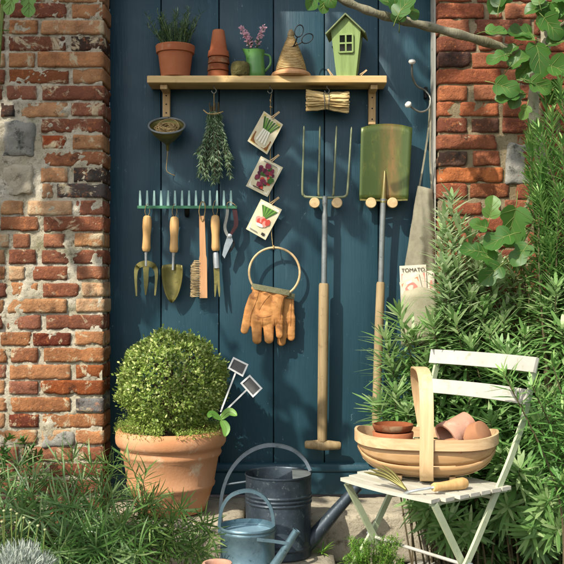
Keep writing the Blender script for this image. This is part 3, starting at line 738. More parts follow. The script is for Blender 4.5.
for i in range(6): rad_.append(('e', 'p_red' if i % 2 else 'p_pink', (.28+.09*i, .56+.05*math.sin(i*2), .11, .10)))
rad_ += [('e', 'p_white', (.45, .7, .18, .05)), rect('p_ink', .7, .85, .86, .93), rect('p_gray', .12, .9, .5, .93)]
PK = [((264, 111), (283, 124.5), (267, 154.5), (247.5, 141), leek, 'seed packet with white leeks pictured, topmost on the cord', (275.5, 115)),
      ((261, 156), (283, 167.5), (267.5, 197), (246, 186), beet, 'seed packet with purple beetroot pictured, middle one on the cord', (275, 158)),
      ((261, 199), (282, 209.5), (265.5, 240), (246, 229), rad_, 'seed packet with red radishes pictured, lowest on the cord', (275, 200.5))]
for tl, tr, br_, bl, art, lab, pg in PK:
    packet(lab, tl, tr, br_, bl, 3.455, art)
    clothes_peg('wooden peg clipping the %s packet to the cord' % lab.split('with ')[1].split(' pictured')[0], aim(P(pg[0], pg[1], 3.452), (0, -1, 0), (.78, 0, .62)), 1.0, 'pegs on the cord')
# hoop and gloves
t = thing('hoop', 'thin wooden hoop hanging below the seed packets with gloves on it', 'hoop', P(274.5, 297, 3.46))
mb = MB(); mb.torus(S(25.4, 3.46), .0042, 56, 8, aim(P(274.5, 272.5, 3.46), (0.05, -1, 0), (1, 0, 0)), sx=1.0, sy=.98); mb.build('ring', M['peg'], t)
mb = MB(); mb.torus(.006, .0022, 14, 6, aim(P(273.6, 247.5, 3.46), (1, 0, 0))); mb.build('knot', M['twine'], t)
def glove(label, caps, y, cuffpts, D, seams=(), cuffmat='cuff'):
    t = thing('glove', label, 'glove', P(caps[0][0], 345, D), 'leather gloves on the hoop')
    bm = bmesh.new(); base = BASE[t.name]
    for (xa, ya, xb, yb, ra, rb) in caps:
        k = 9
        for i in range(k):
            q = i/(k-1); p = P(lerp(xa, xb, q), lerp(ya, yb, q), D); r = S(lerp(ra, rb, q), D)
            m4 = Matrix.Translation(p-base+Vector((0, noise.noise(p*30)*.004, 0))) @ Matrix.Diagonal((r, r*.40 if r > .0235 else r*.46, r, 1))
            bmesh.ops.create_icosphere(bm, subdivisions=2, radius=1, matrix=m4)
    me = bpy.data.meshes.new('tmp'); bm.to_mesh(me); bm.free(); o = bpy.data.objects.new('tmp', me); COL.objects.link(o)
    m = o.modifiers.new('r', 'REMESH'); m.mode = 'VOXEL'; m.voxel_size = .0022; sm = o.modifiers.new('s', 'SMOOTH'); sm.factor = .5; sm.iterations = 5
    dg = bpy.context.evaluated_depsgraph_get(); nm = bpy.data.meshes.new_from_object(o.evaluated_get(dg)); bpy.data.objects.remove(o)
    for v in nm.vertices:
        w = v.co*1; v.co += Vector((0, 1, 0))*(noise.noise(Vector((w.x*55+w.z*30, w.y*40, w.z*22)))*.0022+noise.noise(Vector((w.x*30, 0, w.z*60)))*.0006+abs(noise.noise(Vector((w.x*28+w.z*34, 3, w.z*20-w.x*16))))*-.0035)
        if v.co.y+base.y > -.002: v.co.y = -.002-base.y
    nm.materials.clear(); nm.materials.append(M['leather']); nm.polygons.foreach_set('use_smooth', [True]*len(nm.polygons))
    h = bpy.data.objects.new('hand_shell', nm); COL.objects.link(h); h.parent = t; nm.name = 'hand_shell'; BASE[h.name] = base
    bv = BVHTree.FromPolygons([v.co for v in nm.vertices], [list(p.vertices) for p in nm.polygons])
    for sm_ in seams:
        pts = []
        for q in bez([P(x, y_, D) for x, y_ in sm_], 8):
            o_ = q-base; o_.y = -.3; hit = bv.ray_cast(o_, Vector((0, 1, 0)))[0]
            if hit: pts.append(hit+base+Vector((0, -.0004, 0)))
        if len(pts) > 3: mb = MB(); mb.tube(pts, .0009, 6); mb.build('seam', M['p_brown'], h)
    mb = MB(); (xa, ya), (xb, yb) = cuffpts; k = 10; up = Vector((0, 0, 1))
    for sgn in (-1, 1):
        mb.strip([P(lerp(xa, xb, i/k), lerp(ya, yb, i/k), D)+Vector((0, sgn*(.0135*math.sin(math.pi*(i+.4)/(k+.8))**.5)+.0, 0)) for i in range(k+1)], S(5.5, D), .002, up)
    mb.build('cuff', M[cuffmat], t, smooth=50)
glove('tan leather glove in front on the hoop with thumb out to the left', [(254, 288, 285, 294.5, 3.2, 3.2), (257, 293, 258, 318, 5.5, 8), (278, 297, 274, 318, 7, 8), (267, 294, 266, 318, 7.5, 9), (253, 297, 250, 310, 4.5, 6), (250, 310, 244.5, 330, 6, 4.2), (256.5, 318, 257, 339.5, 6.2, 5.0), (268.3, 320, 269, 339, 6.2, 5.0), (279, 318, 279.5, 335, 4.8, 3.8)], -.06, ((252, 286), (289.5, 293)), 3.440, [[(259, 291), (256, 302), (251.5, 313), (250, 322)], [(256, 315), (262, 317.5), (271, 315.5)], [(270, 295), (264, 302), (259, 310)], [(262.6, 319), (262.8, 327), (262.9, 334)], [(274, 319), (274.4, 327), (274.5, 333)], [(284, 296), (281, 308), (280, 320)]])
glove('tan leather glove half hidden behind the other one on the hoop', [(282, 297, 292, 297, 3, 3), (285, 299, 284, 322, 7, 7.5), (290, 298, 290, 320, 4.4, 5), (282.5, 322, 281.5, 341.5, 5.6, 4.8), (290.8, 318, 291.2, 337, 5.0, 4.2)], -.035, ((280, 294.5), (294.5, 296.5)), 3.464, [[(291.8, 298), (291, 310), (290.5, 326)], [(286.6, 318), (286.8, 326), (286.8, 333)]])
# raffia roll
t = thing('raffia_bundle', 'short roll of pale raffia hanging under the shelf by wire', 'raffia', P(327.5, 113, 3.43))
mb = MB(); cc = P(327.5, 101.5, 3.43)
for i in range(120):
    a = U(0, 6.28); r = U(.55, 1)*.026; y0 = r*math.cos(a)*.9; z0 = r*math.sin(a)*1.15; pts = []
    for q in range(9):
        u = q/8; w = 1+.25*abs(u-.5)*2-.18*math.exp(-((u-.45)/.12)**2)
        pts.append(cc+Vector((lerp(-.073, .073, u)+U(-.004, .004), y0*w+U(-.002, .002), z0*w+U(-.002, .002)+lerp(.004, -.002, u))))
    mb.tube(pts, U(.0024, .0042), 5)
mb.tube([cc+Vector((-.07, 0, .004)), cc+Vector((.07, 0, -.002))], .022, 10); mb.build('strands', M['raffia'], t, smooth=180)
mb = MB(); mb.torus(.0285, .0016, 24, 6, aim(cc+Vector((.004, 0, .001)), (1, 0, 0)), sx=1.1); mb.torus(.0285, .0016, 24, 6, aim(cc+Vector((-.012, 0, .001)), (1, 0, .1)), sx=1.1)
mb.tube(bez([P(328.4, 93, 3.42), P(326, 96, 3.42), P(324, 97.5, 3.41)], 3), .0012, 6); mb.tube(bez([P(328.4, 93, 3.42), P(330, 95.5, 3.42), P(332, 98.5, 3.41)], 3), .0012, 6); mb.build('wire', M['wire'], t)
# rake head
D = 3.455; t = thing('rake_head', 'green rake head fixed tines up as a rack for hand tools', 'rake', P(187, 212, D))
mb = MB(); a, b = P(137.5, 207.2, D), P(237, 207.2, D); mb.strip([lerp(a, b, i/12) for i in range(13)], .010, .012, Vector((0, 0, 1))); mb.build('bar', M['rake'], t, smooth=30)
for i in range(14):
    x = 140.2+6.98*i; mb = MB(); mb.strip([P(x, 205.9, D), P(x, 200, D), P(x+U(-.2, .2), 190.5, D-.004)], [.0088, .0084, .0052], .005, Vector((1, 0, 0))); mb.build('tine', M['rake_tine'], t, smooth=30)
mb = MB(); mb.tube([P(187, 208, D+.008), P(187, 211, D+.01), P(187, 215, D+.025), P(187, 215, 3.499)], [.009, .0095, .009, .009], 12); mb.build('socket', M['black'], t)
# hand tools
def turned(mb, px0, py0, px1, py1, D, prof, mat=0, n=18):
    a, b = P(px0, py0, D), P(px1, py1, D); d = (b-a)
    mb.lathe([(r, q*d.length) for q, r in prof], n, aim(a, d), mat=mat)
GRIP = [(0, .0005), (.005, .008), (.04, .0135), (.14, .0158), (.3, .0165), (.55, .0138), (.75, .0142), (.9, .0155), (.97, .0135), (1, .0105), (1, .0005)]
def hang_loop(t, px, py, D, top=207):
    mb = MB(); mb.tube(bez([P(px, py, D), P(px-2.4, (py+top)/2, D-.012), P(px-1, top-2, D-.016), P(px+1, top-2.5, D-.008), P(px+2.4, (py+top)/2, D-.012), P(px, py, D)], 5), .0011, 5); mb.build('hanging_loop', M['twine'], t, smooth=180)
D = 3.462
t = thing('hand_fork', 'three tined hand fork with pale wooden handle at the left end of the rake', 'hand fork', P(146, 295, D))
mb = MB(); turned(mb, 147.3, 215.5, 146.2, 251.5, D, GRIP); mb.build('handle', M['ash'], t)
mb = MB(); mb.tube([P(146.2, 250.5, D), P(146, 255, D), P(146, 266, D)], [.0075, .005, .0048], 10); mb.build('neck', M['steel'], t)
mb = MB()
for xs in ((146, 263, 141, 264.5, 137, 268, 135.8, 276, 136.5, 296), (146, 263, 151, 264.5, 155, 268, 156.4, 276, 155, 295.5)):
    pts = [P(xs[i], xs[i+1], D-.004*math.sin(i)) for i in range(0, 10, 2)]; mb.strip(bez(pts, 5), [.020]*8+[lerp(.019, .005, i/12) for i in range(13)], .003, [Vector((0, 0, 1))]*8+[Vector((1, 0, .2))]*13)
mb.strip([P(146, 263, D-.001), P(146, 272, D-.001), P(146, 284, D-.004), P(145.6, 295, D)], [.026, .019, .015, .004], .003, Vector((1, 0, 0)))
mb.build('prongs', M['bronze'], t, smooth=40); hang_loop(t, 147.3, 217, D)
t = thing('trowel', 'hand trowel with bronze blade, second tool from the left on the rake', 'trowel', P(172, 302, D))
mb = MB(); turned(mb, 174.6, 216.5, 173.8, 252.5, D, GRIP); mb.build('handle', M['ash'], t)
mb = MB(); mb.tube([P(173.8, 251.5, D), P(173.4, 256, D), P(173, 270, D)], [.0075, .005, .0045], 10); mb.build('neck', M['steel'], t)
mb = MB(); n = 10; vs = []; fs = []
for j in range(11):
    q = j/10; yy = lerp(265.5, 302.5, q); w = [9.5, 10.2, 10.2, 10, 9.6, 9, 8.2, 7.2, 5.8, 3.8, .6][j]
    for i in range(n+1):
        u = lerp(-1, 1, i/n); vs.append(P(173-1.2*q+u*w, yy-(0 if q > .1 else 1.5*(1-u*u)), D)+Vector((0, -.030*u*u*(1-q*.7)+.008, 0)))
for j in range(10):
    for i in range(n): fs.append([j*(n+1)+i, (j+1)*(n+1)+i, (j+1)*(n+1)+i+1, j*(n+1)+i+1])
mb.add(vs, fs, tint=.5); bl = mb.build('blade', M['bronze'], t, smooth=180); sol = bl.modifiers.new('thickness', 'SOLIDIFY'); sol.thickness = .002; hang_loop(t, 174.6, 218, D)
t = thing('hand_brush', 'long handled wooden brush with pale bristles, third tool on the rake', 'brush', P(201, 298, D))
mb = MB(); mb.strip(bez([P(202, 216, D), P(202.6, 240, D), P(203.2, 262, D), P(203.4, 280, D), P(203.6, 298, D)], 6), [lerp(.019, .022, i/10) for i in range(11)]+[.027]*14, .014, Vector((1, 0, 0))); mb.build('handle', M['brushwood'], t, smooth=40)
mb = MB()
for row in range(22):
    for k in range(12):
        y0 = 261+row*1.68; p = P(200.2, y0, D+U(-.009, .009)); d = Vector((-1, U(-.2, .2), U(-.12, .12))); ln = .034-.012*max(0, (3-row)/3)
        mb.tube([p, p+d*ln*U(.85, 1.05)], [.0009, .0006], 4, cap=True)
mb.build('bristles', M['bristle'], t); 
mb = MB(); mb.tube(bez([P(201, 219, D-.01), P(199, 212, D-.014), P(200.5, 204, D-.02), P(202.5, 201.5, D-.01), P(205, 204.5, D-.02), P(205, 212, D-.014), P(203.5, 219, D-.01), P(202, 221, D-.009), P(201, 219, D-.01)], 5), .0017, 6); mb.build('hanging_loop', M['twine'], t, smooth=180)
t = thing('daisy_grubber', 'narrow forked weeding tool with wooden handle between brush and secateurs', 'weeding tool', P(216, 296, D))
mb = MB(); turned(mb, 215.2, 215, 215.8, 251, D, GRIP); mb.build('handle', M['ash'], t)
mb = MB(); mb.lathe([(.009, 0), (.0105, .006), (.0115, .03), (.0112, .056), (.0005, .056)], 16, aim(P(215.8, 252.5, D), P(216.4, 262, D)-P(215.8, 252.5, D))); mb.build('ferrule', M['steel'], t)
mb = MB()
mb.strip([P(216.4, 267.5, D), P(216.8, 276, D), P(217.0, 283, D-.002)], [.021, .020, .020], .004, Vector((1, 0, 0)))
for sx in (-1, 1): mb.strip([P(217+sx*1.4, 282, D-.002), P(217.2+sx*1.9, 290, D-.004), P(217.2+sx*2.2, 297, D-.008)], [.0095, .008, .002], .004, Vector((1, 0, 0)))
mb.build('blade', M['bronze'], t, smooth=40); hang_loop(t, 215.2, 217, D, 204)
t = thing('secateurs', 'secateurs with dark red grip hanging at the right end of the rake', 'secateurs', P(224, 258, D))
mb = MB(); mb.strip(bez([P(227.6, 209, D-.006), P(227, 216, D-.006), P(225, 226, D-.006), P(226, 232, D-.006), P(229, 237, D-.006)], 5), .0105, .008, Vector((1, 0, 0))); mb.build('pale_handle', M['wire'], t, smooth=50)
mb = MB(); mb.strip(bez([P(234.5, 208, D-.004), P(235.5, 216, D-.004), P(236, 225, D-.004), P(233.5, 230, D-.004), P(230, 236, D-.004)], 5), [.016]*8+[lerp(.016, .008, i/12) for i in range(13)], .009, Vector((1, 0, 0))); mb.build('red_handle', M['redgrip'], t, smooth=50)
mb = MB(); mb.lathe([(.0075, -.007), (.0075, .006), (.003, .008), (.0005, .008)], 16, aim(P(230, 236, D-.005), (0, -1, 0))); mb.build('pivot', M['steel'], t)
a = [(231, 234), (233, 241), (229, 249), (224.5, 258.5), (222.2, 255), (224, 246), (227, 237)]
mb = MB(); k = len(a); mb.add([P(x, y, D-.006) for x, y in a]+[P(x, y, D-.003) for x, y in a], [list(range(k)), list(range(k, 2*k))[::-1]]+[[i, i+k, (i+1) % k+k, (i+1) % k] for i in range(k)]); mb.build('blade', M['alu'], t, smooth=0)
mb = MB(); mb.strip(bez([P(229.5, 236, D), P(234, 243, D), P(231.5, 249.5, D), P(229, 252, D)], 4), .007, .004, Vector((1, 0, 0))); mb.build('anvil', M['black'], t, smooth=40)
mb = MB(); mb.tube(bez([P(228, 210, D-.008), P(227, 204, D-.018), P(230, 202, D-.018), P(235, 205, D-.02), P(236, 208, D-.01)], 4), .0011, 5); mb.build('hanging_loop', M['twine'], t, smooth=180)
# garden fork
D = 3.445; t = thing('garden_fork', 'long garden fork hung tines up with a wooden T handle', 'garden fork', P(322, 450, D))
for (xt, yt, xb) in ((304, 126, 302.4), (320, 126, 318.6), (336.6, 126, 333.6), (351.6, 127, 347.5)):
    mb = MB(); mb.tube(bez([P(xt, yt, D-.004), P(lerp(xt, xb, .5), 160, D-.010), P(xb, 191, D-.004), P(lerp(xb, 325, .06 if abs(xb-325) > 12 else .1), 195.5, D)], 8), [.0012]+[.0034]*10+[.0042]*14, 8); mb.build('tine', M['tinewire'], t, smooth=60)
mb = MB(); mb.tube(bez([P(302.8, 193.5, D), P(305, 196.6, D), P(312, 197.3, D), P(325, 197.8, D), P(338, 197.3, D), P(344.8, 196.6, D), P(347.3, 193.5, D)], 5), .0046, 8); mb.build('crossbar', M['tinewire'], t)
mb = MB(); mb.tube(bez([P(325, 196, D), P(324.8, 203, D), P(324.8, 215, D), P(324.4, 250, D), P(324, 285, D)], 8), [.007]*2+[.0095]*8+[.0085]*6+[.010]*17, 14); mb.build('socket', M['zinc'], t)
mb = MB(); mb.tube([P(324, 283.2, D), P(323.9, 285, D), P(323.4, 330, D), P(322.8, 380, D), P(322.3, 425, D), P(322.2, 441, D)], [.0150, .0178, .0185, .0180, .0176, .0165], 18); mb.build('shaft', M['oldwood'], t, smooth=50)
mb = MB(); a, b = P(304.5, 444.5, D), P(341, 445.5, D); L = (b-a).length
mb.lathe([(.0005, 0), (.011, .001), (.014, .006), (.0150, .02), (.0175, L*.36), (.0195, L*.5), (.0175, L*.64), (.0150, L-.02), (.014, L-.006), (.011, L-.001), (.0005, L)], 18, aim(a, b-a)); mb.build('grip', M['oldwood'], t)
# spade
D = 3.447; t = thing('spade', 'spade hung blade up, green patina, beside the garden fork', 'spade', P(377, 440, D))
mb = MB(); n = 14; rows = 12; vs = []; fs = []
for j in range(rows+1):
    q = j/rows
    for i in range(n+1):
        u = lerp(-1, 1, i/n); yt = 123.5+4.5*abs(u)**2.2; yb = 200.5; hwid = lerp(25.6, 24.4, q); cx = lerp(386.6, 383.6, q)
        vs.append(P(cx+u*hwid, lerp(yt, yb, q), D)+Vector((0, -.010*abs(u)**2+.004+.006*q*(1-abs(u)), 0)))
for j in range(rows):
    for i in range(n): fs.append([j*(n+1)+i, (j+1)*(n+1)+i, (j+1)*(n+1)+i+1, j*(n+1)+i+1])
mb.add(vs, fs, tint=.5); bl = mb.build('blade', M['spade'], t, smooth=180); sol = bl.modifiers.new('thickness', 'SOLIDIFY'); sol.thickness = .0025
mb = MB(); mb.strip([P(360, 199.8, D-.007), P(372, 200.3, D-.004), P(383.5, 200.6, D+.002), P(395, 200.3, D-.004), P(407.5, 199.8, D-.007)], .006, .008, Vector((0, 0, 1))); mb.build('tread', M['bronze'], t)
mb = MB(); mb.tube(bez([P(385, 170, D+.010), P(384.4, 184, D+.000), P(383.3, 203, D-.008)], 8), [.001]+[lerp(.004, .0112, i/16) for i in range(16)], 14); mb.build('frog', M['spade'], t)
mb = MB(); mb.tube(bez([P(383.5, 199, D-.0075), P(383.2, 206, D-.007), P(382, 240, D-.002), P(380.8, 284, D)], 8), [.0116]*3+[.010]*22, 14); mb.build('socket', M['zinc'], t)
mb = MB(); mb.tube([P(380.8, 282, D), P(380.7, 284, D), P(379, 330, D), P(377.4, 380, D), P(376, 425, D), P(375.6, 449, D)], [.0125, .0152, .016, .0156, .015, .014], 16); mb.build('shaft', M['oldwood'], t, smooth=50)
mb = MB(); a, b = P(361, 452, D), P(390, 452.5, D); L = (b-a).length
mb.lathe([(.0005, 0), (.011, .001), (.014, .006), (.0175, L*.36), (.019, L*.5), (.0175, L*.64), (.014, L-.006), (.011, L-.001), (.0005, L)], 16, aim(a, b-a)); mb.build('grip', M['oldwood'], t)
# coat hook
t = thing('coat_hook', 'bent wire coat hook with two white ceramic knobs near the door edge', 'coat hook', P(429, 112, 3.49))
mb = MB(); mb.tube(bez([P(412, 63, 3.40), P(412.3, 76, 3.42), P(417, 86, 3.45), P(425, 90.5, 3.475), P(430.5, 98.5, 3.46), P(428.5, 108.5, 3.44), P(421, 112, 3.42), P(414, 109, 3.41), P(409, 105, 3.40)], 7), .0036, 8); mb.build('wire', M['wire'], t)
for (px, py, dx) in ((412, 62, (0, -.3, 1)), (408.4, 104.8, (-.6, -.4, .5))):
    mb = MB(); mb.lathe([(.0005, -.008), (.008, -.007), (.0125, -.001), (.0125, .003), (.009, .008), (.0005, .010)], 20, aim(P(px, py, 3.395), dx)); mb.build('knob', M['ceramic'], t)
mb = MB(); mb.box(P(425.5, 93, 3.490), (.012, .024, .04), bev=.002); mb.build('mounting_plate', M['black'], t)
# canvas bag
D = 3.42; t = thing('canvas_bag', 'long grey canvas tool bag with a pocket hanging from the coat hook', 'bag', P(418, 345, D))
secs = [(187, 417.5, 433), (205, 414.5, 434), (235, 409.5, 435.5), (265, 405, 436.5), (295, 402, 437), (320, 402.5, 437), (345, 404, 436)]
secs = [tuple(lerp(secs[k][m], secs[k+1][m], q/5) for m in range(3)) for k in range(len(secs)-1) for q in range(5)]+[secs[-1]]
mb = MB(); n = 40; vs = []; fs = []
for (y, xa, xb) in secs:
    for j in range(n):
        a = 2*math.pi*j/n; cx = (xa+xb)/2; p = P(cx+(xb-xa)/2*math.cos(a), y+(3 if y < 190 else 0)*(.3+.7*math.cos(a)), D); p.y += .028*math.sin(a)*(.6 if y < 190 else 1)+.016*noise.noise(Vector((p.x*38+p.z*6, 0, p.z*7)))*(1 if y > 190 else .3)+.004*noise.noise(p*60)
        p.y = min(p.y, -.004); vs.append(p)
for i in range(len(secs)-1):
    for j in range(n): fs.append([i*n+j, i*n+(j+1) % n, (i+1)*n+(j+1) % n, (i+1)*n+j])
fs.append([(len(secs)-1)*n+j for j in range(n)]); mb.add(vs, fs, tint=.5); bg_ = mb.build('body', M['canvas'], t, smooth=60)
mb = MB(); vs = []; fs = []; n = 12
for y in (290, 300, 310, 322, 336, 346):
    for i in range(n+1):
        u = i/n; x = lerp(401, 436.5, u); p = P(x, y-3.5*u+(1.2*math.sin(u*9) if y == 290 else 0), D-.045-.012*math.sin(math.pi*u)*(1 if y < 310 else .6)); vs.append(p)
for j in range(5):
    for i in range(n): fs.append([j*(n+1)+i, (j+1)*(n+1)+i, (j+1)*(n+1)+i+1, j*(n+1)+i+1])
mb.add(vs, fs, tint=.5); pk = mb.build('pocket', M['canvas2'], t, smooth=180); sol = pk.modifiers.new('thickness', 'SOLIDIFY'); sol.thickness = .002
mb = MB(); mb.strip(bez([P(418.8, 190, D), P(424, 160, 3.45), P(428.5, 128, 3.455), P(430, 100, 3.456)], 6), .006, .0022, Vector((1, 0, 0))); mb.strip(bez([P(432, 192, D), P(430, 160, 3.44), P(430.4, 128, 3.45), P(430.6, 100, 3.458)], 6), .006, .0022, Vector((1, 0, 0))); mb.build('strap', M['canvas'], t)
tom = [rect('p_pink', .06, .2, .94, .95), ('e', 'p_gray', (.4, .5, .3, .2)), ('e', 'p_purple', (.5, .55, .26, .12)), ('e', 'p_white', (.5, .75, .3, .1))]
tp = packet('cream seed packet reading TOMATO tucked upright in the canvas bag pocket', (399.5, 266), (426, 264.5), (427.5, 305), (401, 306), 3.374, tom, 'paper2')
tx = bpy.data.curves.new('txt', 'FONT'); tx.body = 'TOMATO'; tx.size = .019; tx.align_x = 'CENTER'; tx.extrude = .0002
txo = bpy.data.objects.new('txt', tx); COL.objects.link(txo); dg = bpy.context.evaluated_depsgraph_get(); tm = bpy.data.meshes.new_from_object(txo.evaluated_get(dg)); bpy.data.objects.remove(txo)
tm.materials.clear(); tm.materials.append(M['p_ink']); to = bpy.data.objects.new('printed_word', tm); COL.objects.link(to); to.parent = tp; tm.name = 'printed_word'
to.location = P(413.2, 271.7, 3.3715)-BASE[tp.name]; to.rotation_euler = (math.pi/2, math.radians(-3), 0)
packet('orange printed seed packet leaning in front in the canvas bag pocket', (399.5, 282.5), (418.5, 273), (425, 300), (404, 308), 3.369, [rect('p_orange', .08, .1, .92, .95), ('e', 'p_pink', (.5, .4, .3, .2)), ('e', 'p_red', (.4, .6, .2, .12)), rect('p_white', .3, .1, .6, .2)], 'paper2')
packet('narrow dark red seed packet standing at the right of the canvas bag pocket', (427, 271), (434, 270.5), (435, 300), (428, 301), 3.378, [rect('p_dkpurple', .15, .1, .85, .95), ('e', 'p_pink', (.5, .5, .2, .2))], 'paper2')

# ------------------------------------------------------------------ big pot with box ball
c = P(171, 430, 3.28); c.z = .1045
t = thing('potted_box_ball', 'clipped round box bush in a large terracotta pot on the step', 'potted plant', c)
T = Matrix.Translation(c)
prof = [(.0005, 0), (.108, 0), (.116, .004), (.128, .04), (.140, .080), (.147, .088), (.149, .095), (.146, .101), (.153, .14), (.160, .180), (.168, .190), (.171, .198), (.168, .206), (.170, .216), (.179, .222), (.1845, .232), (.186, .248), (.184, .264), (.177, .274), (.168, .276), (.160, .268), (.152, .22), (.0005, .21)]
mb = MB(); mb.lathe(prof, 72, T, wob=.006); mb.build('pot', M['terra_big'], t, smooth=50)
mb = MB(); mb.lathe([(.0005, .25), (.1, .25), (.155, .24)], 30, T, wob=.04); mb.build('compost', M['soil'], t)
bc = P(172, 383, 3.28); br_ = .173; mb = MB()
for i in range(16500):
    z = U(-.92, 1); a = U(0, 6.283); s_ = math.sqrt(1-z*z); d = Vector((s_*math.cos(a), s_*math.sin(a), z))
    lump = 1+.12*noise.noise(d*2.3)+.10*noise.noise(d*7)+.10*noise.noise(d*15); rad = br_*lump*(1-abs(random.gauss(0, .055)))
    if R() < .05: rad *= U(1.03, 1.1)
    p = bc+Vector((d.x, d.y, d.z*.96))*rad
    if p.y > -.008: continue
    dr = (d*U(.2, 1)+Vector((U(-1, 1), U(-1, 1), U(-.5, 1.1)))*.8)
    mb.leaf(p, dr, d+Vector((U(-.7, .7), U(-.7, .7), U(-.2, .8))), U(.007, .016), U(.005, .0095), U(-.2, .6), 2, prof=lambda q: (.25, 1, .15)[int(round(q*2))])
mb.build('leaves', M['box'], t, smooth=0)
mb = MB()
for i in range(12):
    d = Vector((U(-1, 1), U(-1, .6), U(-.2, 1))).normalized(); mb.tube(bez([c+Vector((0, 0, .24)), bc+d*.06, bc+d*br_*.85], 4), [.006]*4+[.004]*4+[.002], 5)
mb.tube([c+Vector((0, 0, .23)), bc], .012, 8); mb.build('branches', M['woodystem'], t)
mb = MB()
for i in range(5200):
    a = U(0, 6.283); r = U(.125, .188); p = c+Vector((r*math.cos(a), r*math.sin(a), (.274 if r < .178 else .262)+abs(random.gauss(0, .011))*(1.8 if math.cos(a) < .1 else .8)))
    if p.y > -.01 or noise.noise(Vector((a*2.4, 0, 3))) < -.28: continue
    mb.leaf(p, Vector((math.cos(a)*U(-.3, 1), math.sin(a)*U(-.3, 1), U(0, .8))), (0, 0, 1), U(.005, .010), U(.0028, .0045), .5, 2)
mb.build('creeping_moss', M['mossgreen'], t, smooth=0)
t = thing('seedling', 'light green seedling with three broad leaves at the rim of the large pot', 'plant', P(220, 428, 3.16))
for (pts, W) in (([(221, 420), (212, 414), (208, 418)], 7), ([(221, 419), (229, 412), (237, 416)], 8.5), ([(221, 420), (226, 428), (225, 437)], 8.5)):
    ps = [P(x, y, 3.14-.01*i) for i, (x, y) in enumerate(pts)]; path = bez(ps, 5); mb = MB(); n = len(path); vs = []; fs = []
    for i, p in enumerate(path):
        q = i/(n-1); w = S(W/2, 3.14)*math.sin(math.pi*(.06+.92*q))**.75; d = (path[min(i+1, n-1)]-path[max(i-1, 0)]).normalized(); sdv = d.cross(Vector((0, -1, .5))).normalized()
        vs += [p-sdv*w+Vector((0, -.004, .002)), p, p+sdv*w+Vector((0, -.004, .002))]
    for i in range(n-1): fs += [[i*3, i*3+1, i*3+4, i*3+3], [i*3+1, i*3+2, i*3+5, i*3+4]]
    mb.add(vs, fs, tint=U(.3, .9)); lf_ = mb.build('leaf', M['lime'], t, smooth=180)
    mb = MB(); mb.tube([p+Vector((0, -.0008, .0004)) for p in path], [lerp(.0011, .0003, i/(n-1)) for i in range(n)], 5); mb.build('midrib', M['stem'], lf_)
mb = MB(); mb.tube([P(217, 428, 3.2), P(220, 422, 3.15), P(221, 420, 3.14)], .0015, 5); mb.build('stem', M['lime'], t)
def plant_label(label, cor, a, b, D):
    t = thing('plant_label', label, 'plant label', P(*b, D), 'slate plant labels in the pot')
    cs = [P(x, y, D) for x, y in cor]; ctr = sum(cs, Vector())/4; n = Vector((0, -1, 0))
    mb = MB()
    for i in range(4):
        p, q = cs[i], cs[(i+1) % 4]; dd = (q-p).normalized(); inw = (ctr-(p+q)/2).normalized()
        mb.strip([p+inw*.0026-dd*0, q+inw*.0026], .0055, .004+.0003*i, inw)
    mb.build('frame', M['white'], t, smooth=0)
    mb = MB(); ins = [ctr+(p-ctr)*.9 for p in cs]; mb.add([p-n*.0005 for p in ins]+[p-n*.0015 for p in ins], [[0, 1, 2, 3], [7, 6, 5, 4]]); mb.build('slate', M['slate'], t, smooth=0)
    mb = MB(); mb.strip([P(*a, D+.003), P(*b, D+.003)], .0052, .003, Vector((1, 0, 0))); mb.build('stick', M['white'], t, smooth=0)
plant_label('small framed slate plant label on a steep white stick, the upper one', [(233.3, 356.9), (248.5, 364.4), (242.9, 376.8), (227.8, 368.3)], (236.2, 371), (220.5, 412), 3.20)
plant_label('small framed slate plant label on a slanting white stick, the lower one', [(249.8, 374.7), (262.5, 388.3), (253, 397.5), (240.2, 383.2)], (247, 389.5), (219.5, 416.5), 3.17)

# ------------------------------------------------------------------ watering cans
def can_body(cx, cy, z0, r, h, bands, t, mat, th=.002, bottom=True):
    prof = [(.0005, .006), (r*.965, .006), (r*.965, 0), (r*.985, 0), (r*.99, .005), (r*.975, .009)]
    for b in bands: prof += [(r*.98, b-.006), (r*1.012, b-.001), (r*1.012, b+.002), (r*.98, b+.006)]
    prof += [(r*.985, h-.006), (r*1.005, h-.005), (r*1.012, h-.002), (r*1.005, h+.001), (r*.99, h), (r*.975, h-.004), (r*.965, .012), (.0005, .010)]
    mb = MB(); mb.lathe(prof, 72, Matrix.Translation((cx, cy, z0)), wob=.003); return mb.build('body', mat, t, smooth=50)
D = 3.12; c = P(278.4, 473, D); r, h = S(33.2, D), c.z-.004; c.z = .004
t = thing('watering_can', 'large dark zinc watering can standing by the step', 'watering can', c)
can_body(c.x, c.y, .004, r, h, (.168, .180, .192, .03), t, M['darkzinc'])
mb = MB(); n = 20; vs = [Vector((c.x+r*.985*math.cos(a), c.y+r*.985*math.sin(a), c.z+h-.002)) for a in [lerp(-math.pi*.36, math.pi*.36, i/n) for i in range(n+1)]]
vs2 = [v-Vector((0, 0, .0025)) for v in vs]; k = n+1; mb.add(vs+vs2, [list(range(k)), list(range(k, 2*k))[::-1]]+[[i, i+k, (i+1) % k+k, (i+1) % k] for i in range(k)]); mb.build('half_cover', M['zinc'], t, smooth=30)
mb = MB(); path = bez([P(310.5, 471, D-.01), P(304, 459, D), P(290, 448.5, D), P(268, 445.2, D), P(247, 453, D), P(231, 470, D), P(222.5, 492, D), P(220.8, 515, D), P(224, 530, D), P(236, 537, D), P(246, 538, D)], 6)
mb.strip(path, .019, .0105, Vector((0, 1, 0))); hd = mb.build('handle', M['canhandle'], t, smooth=50)
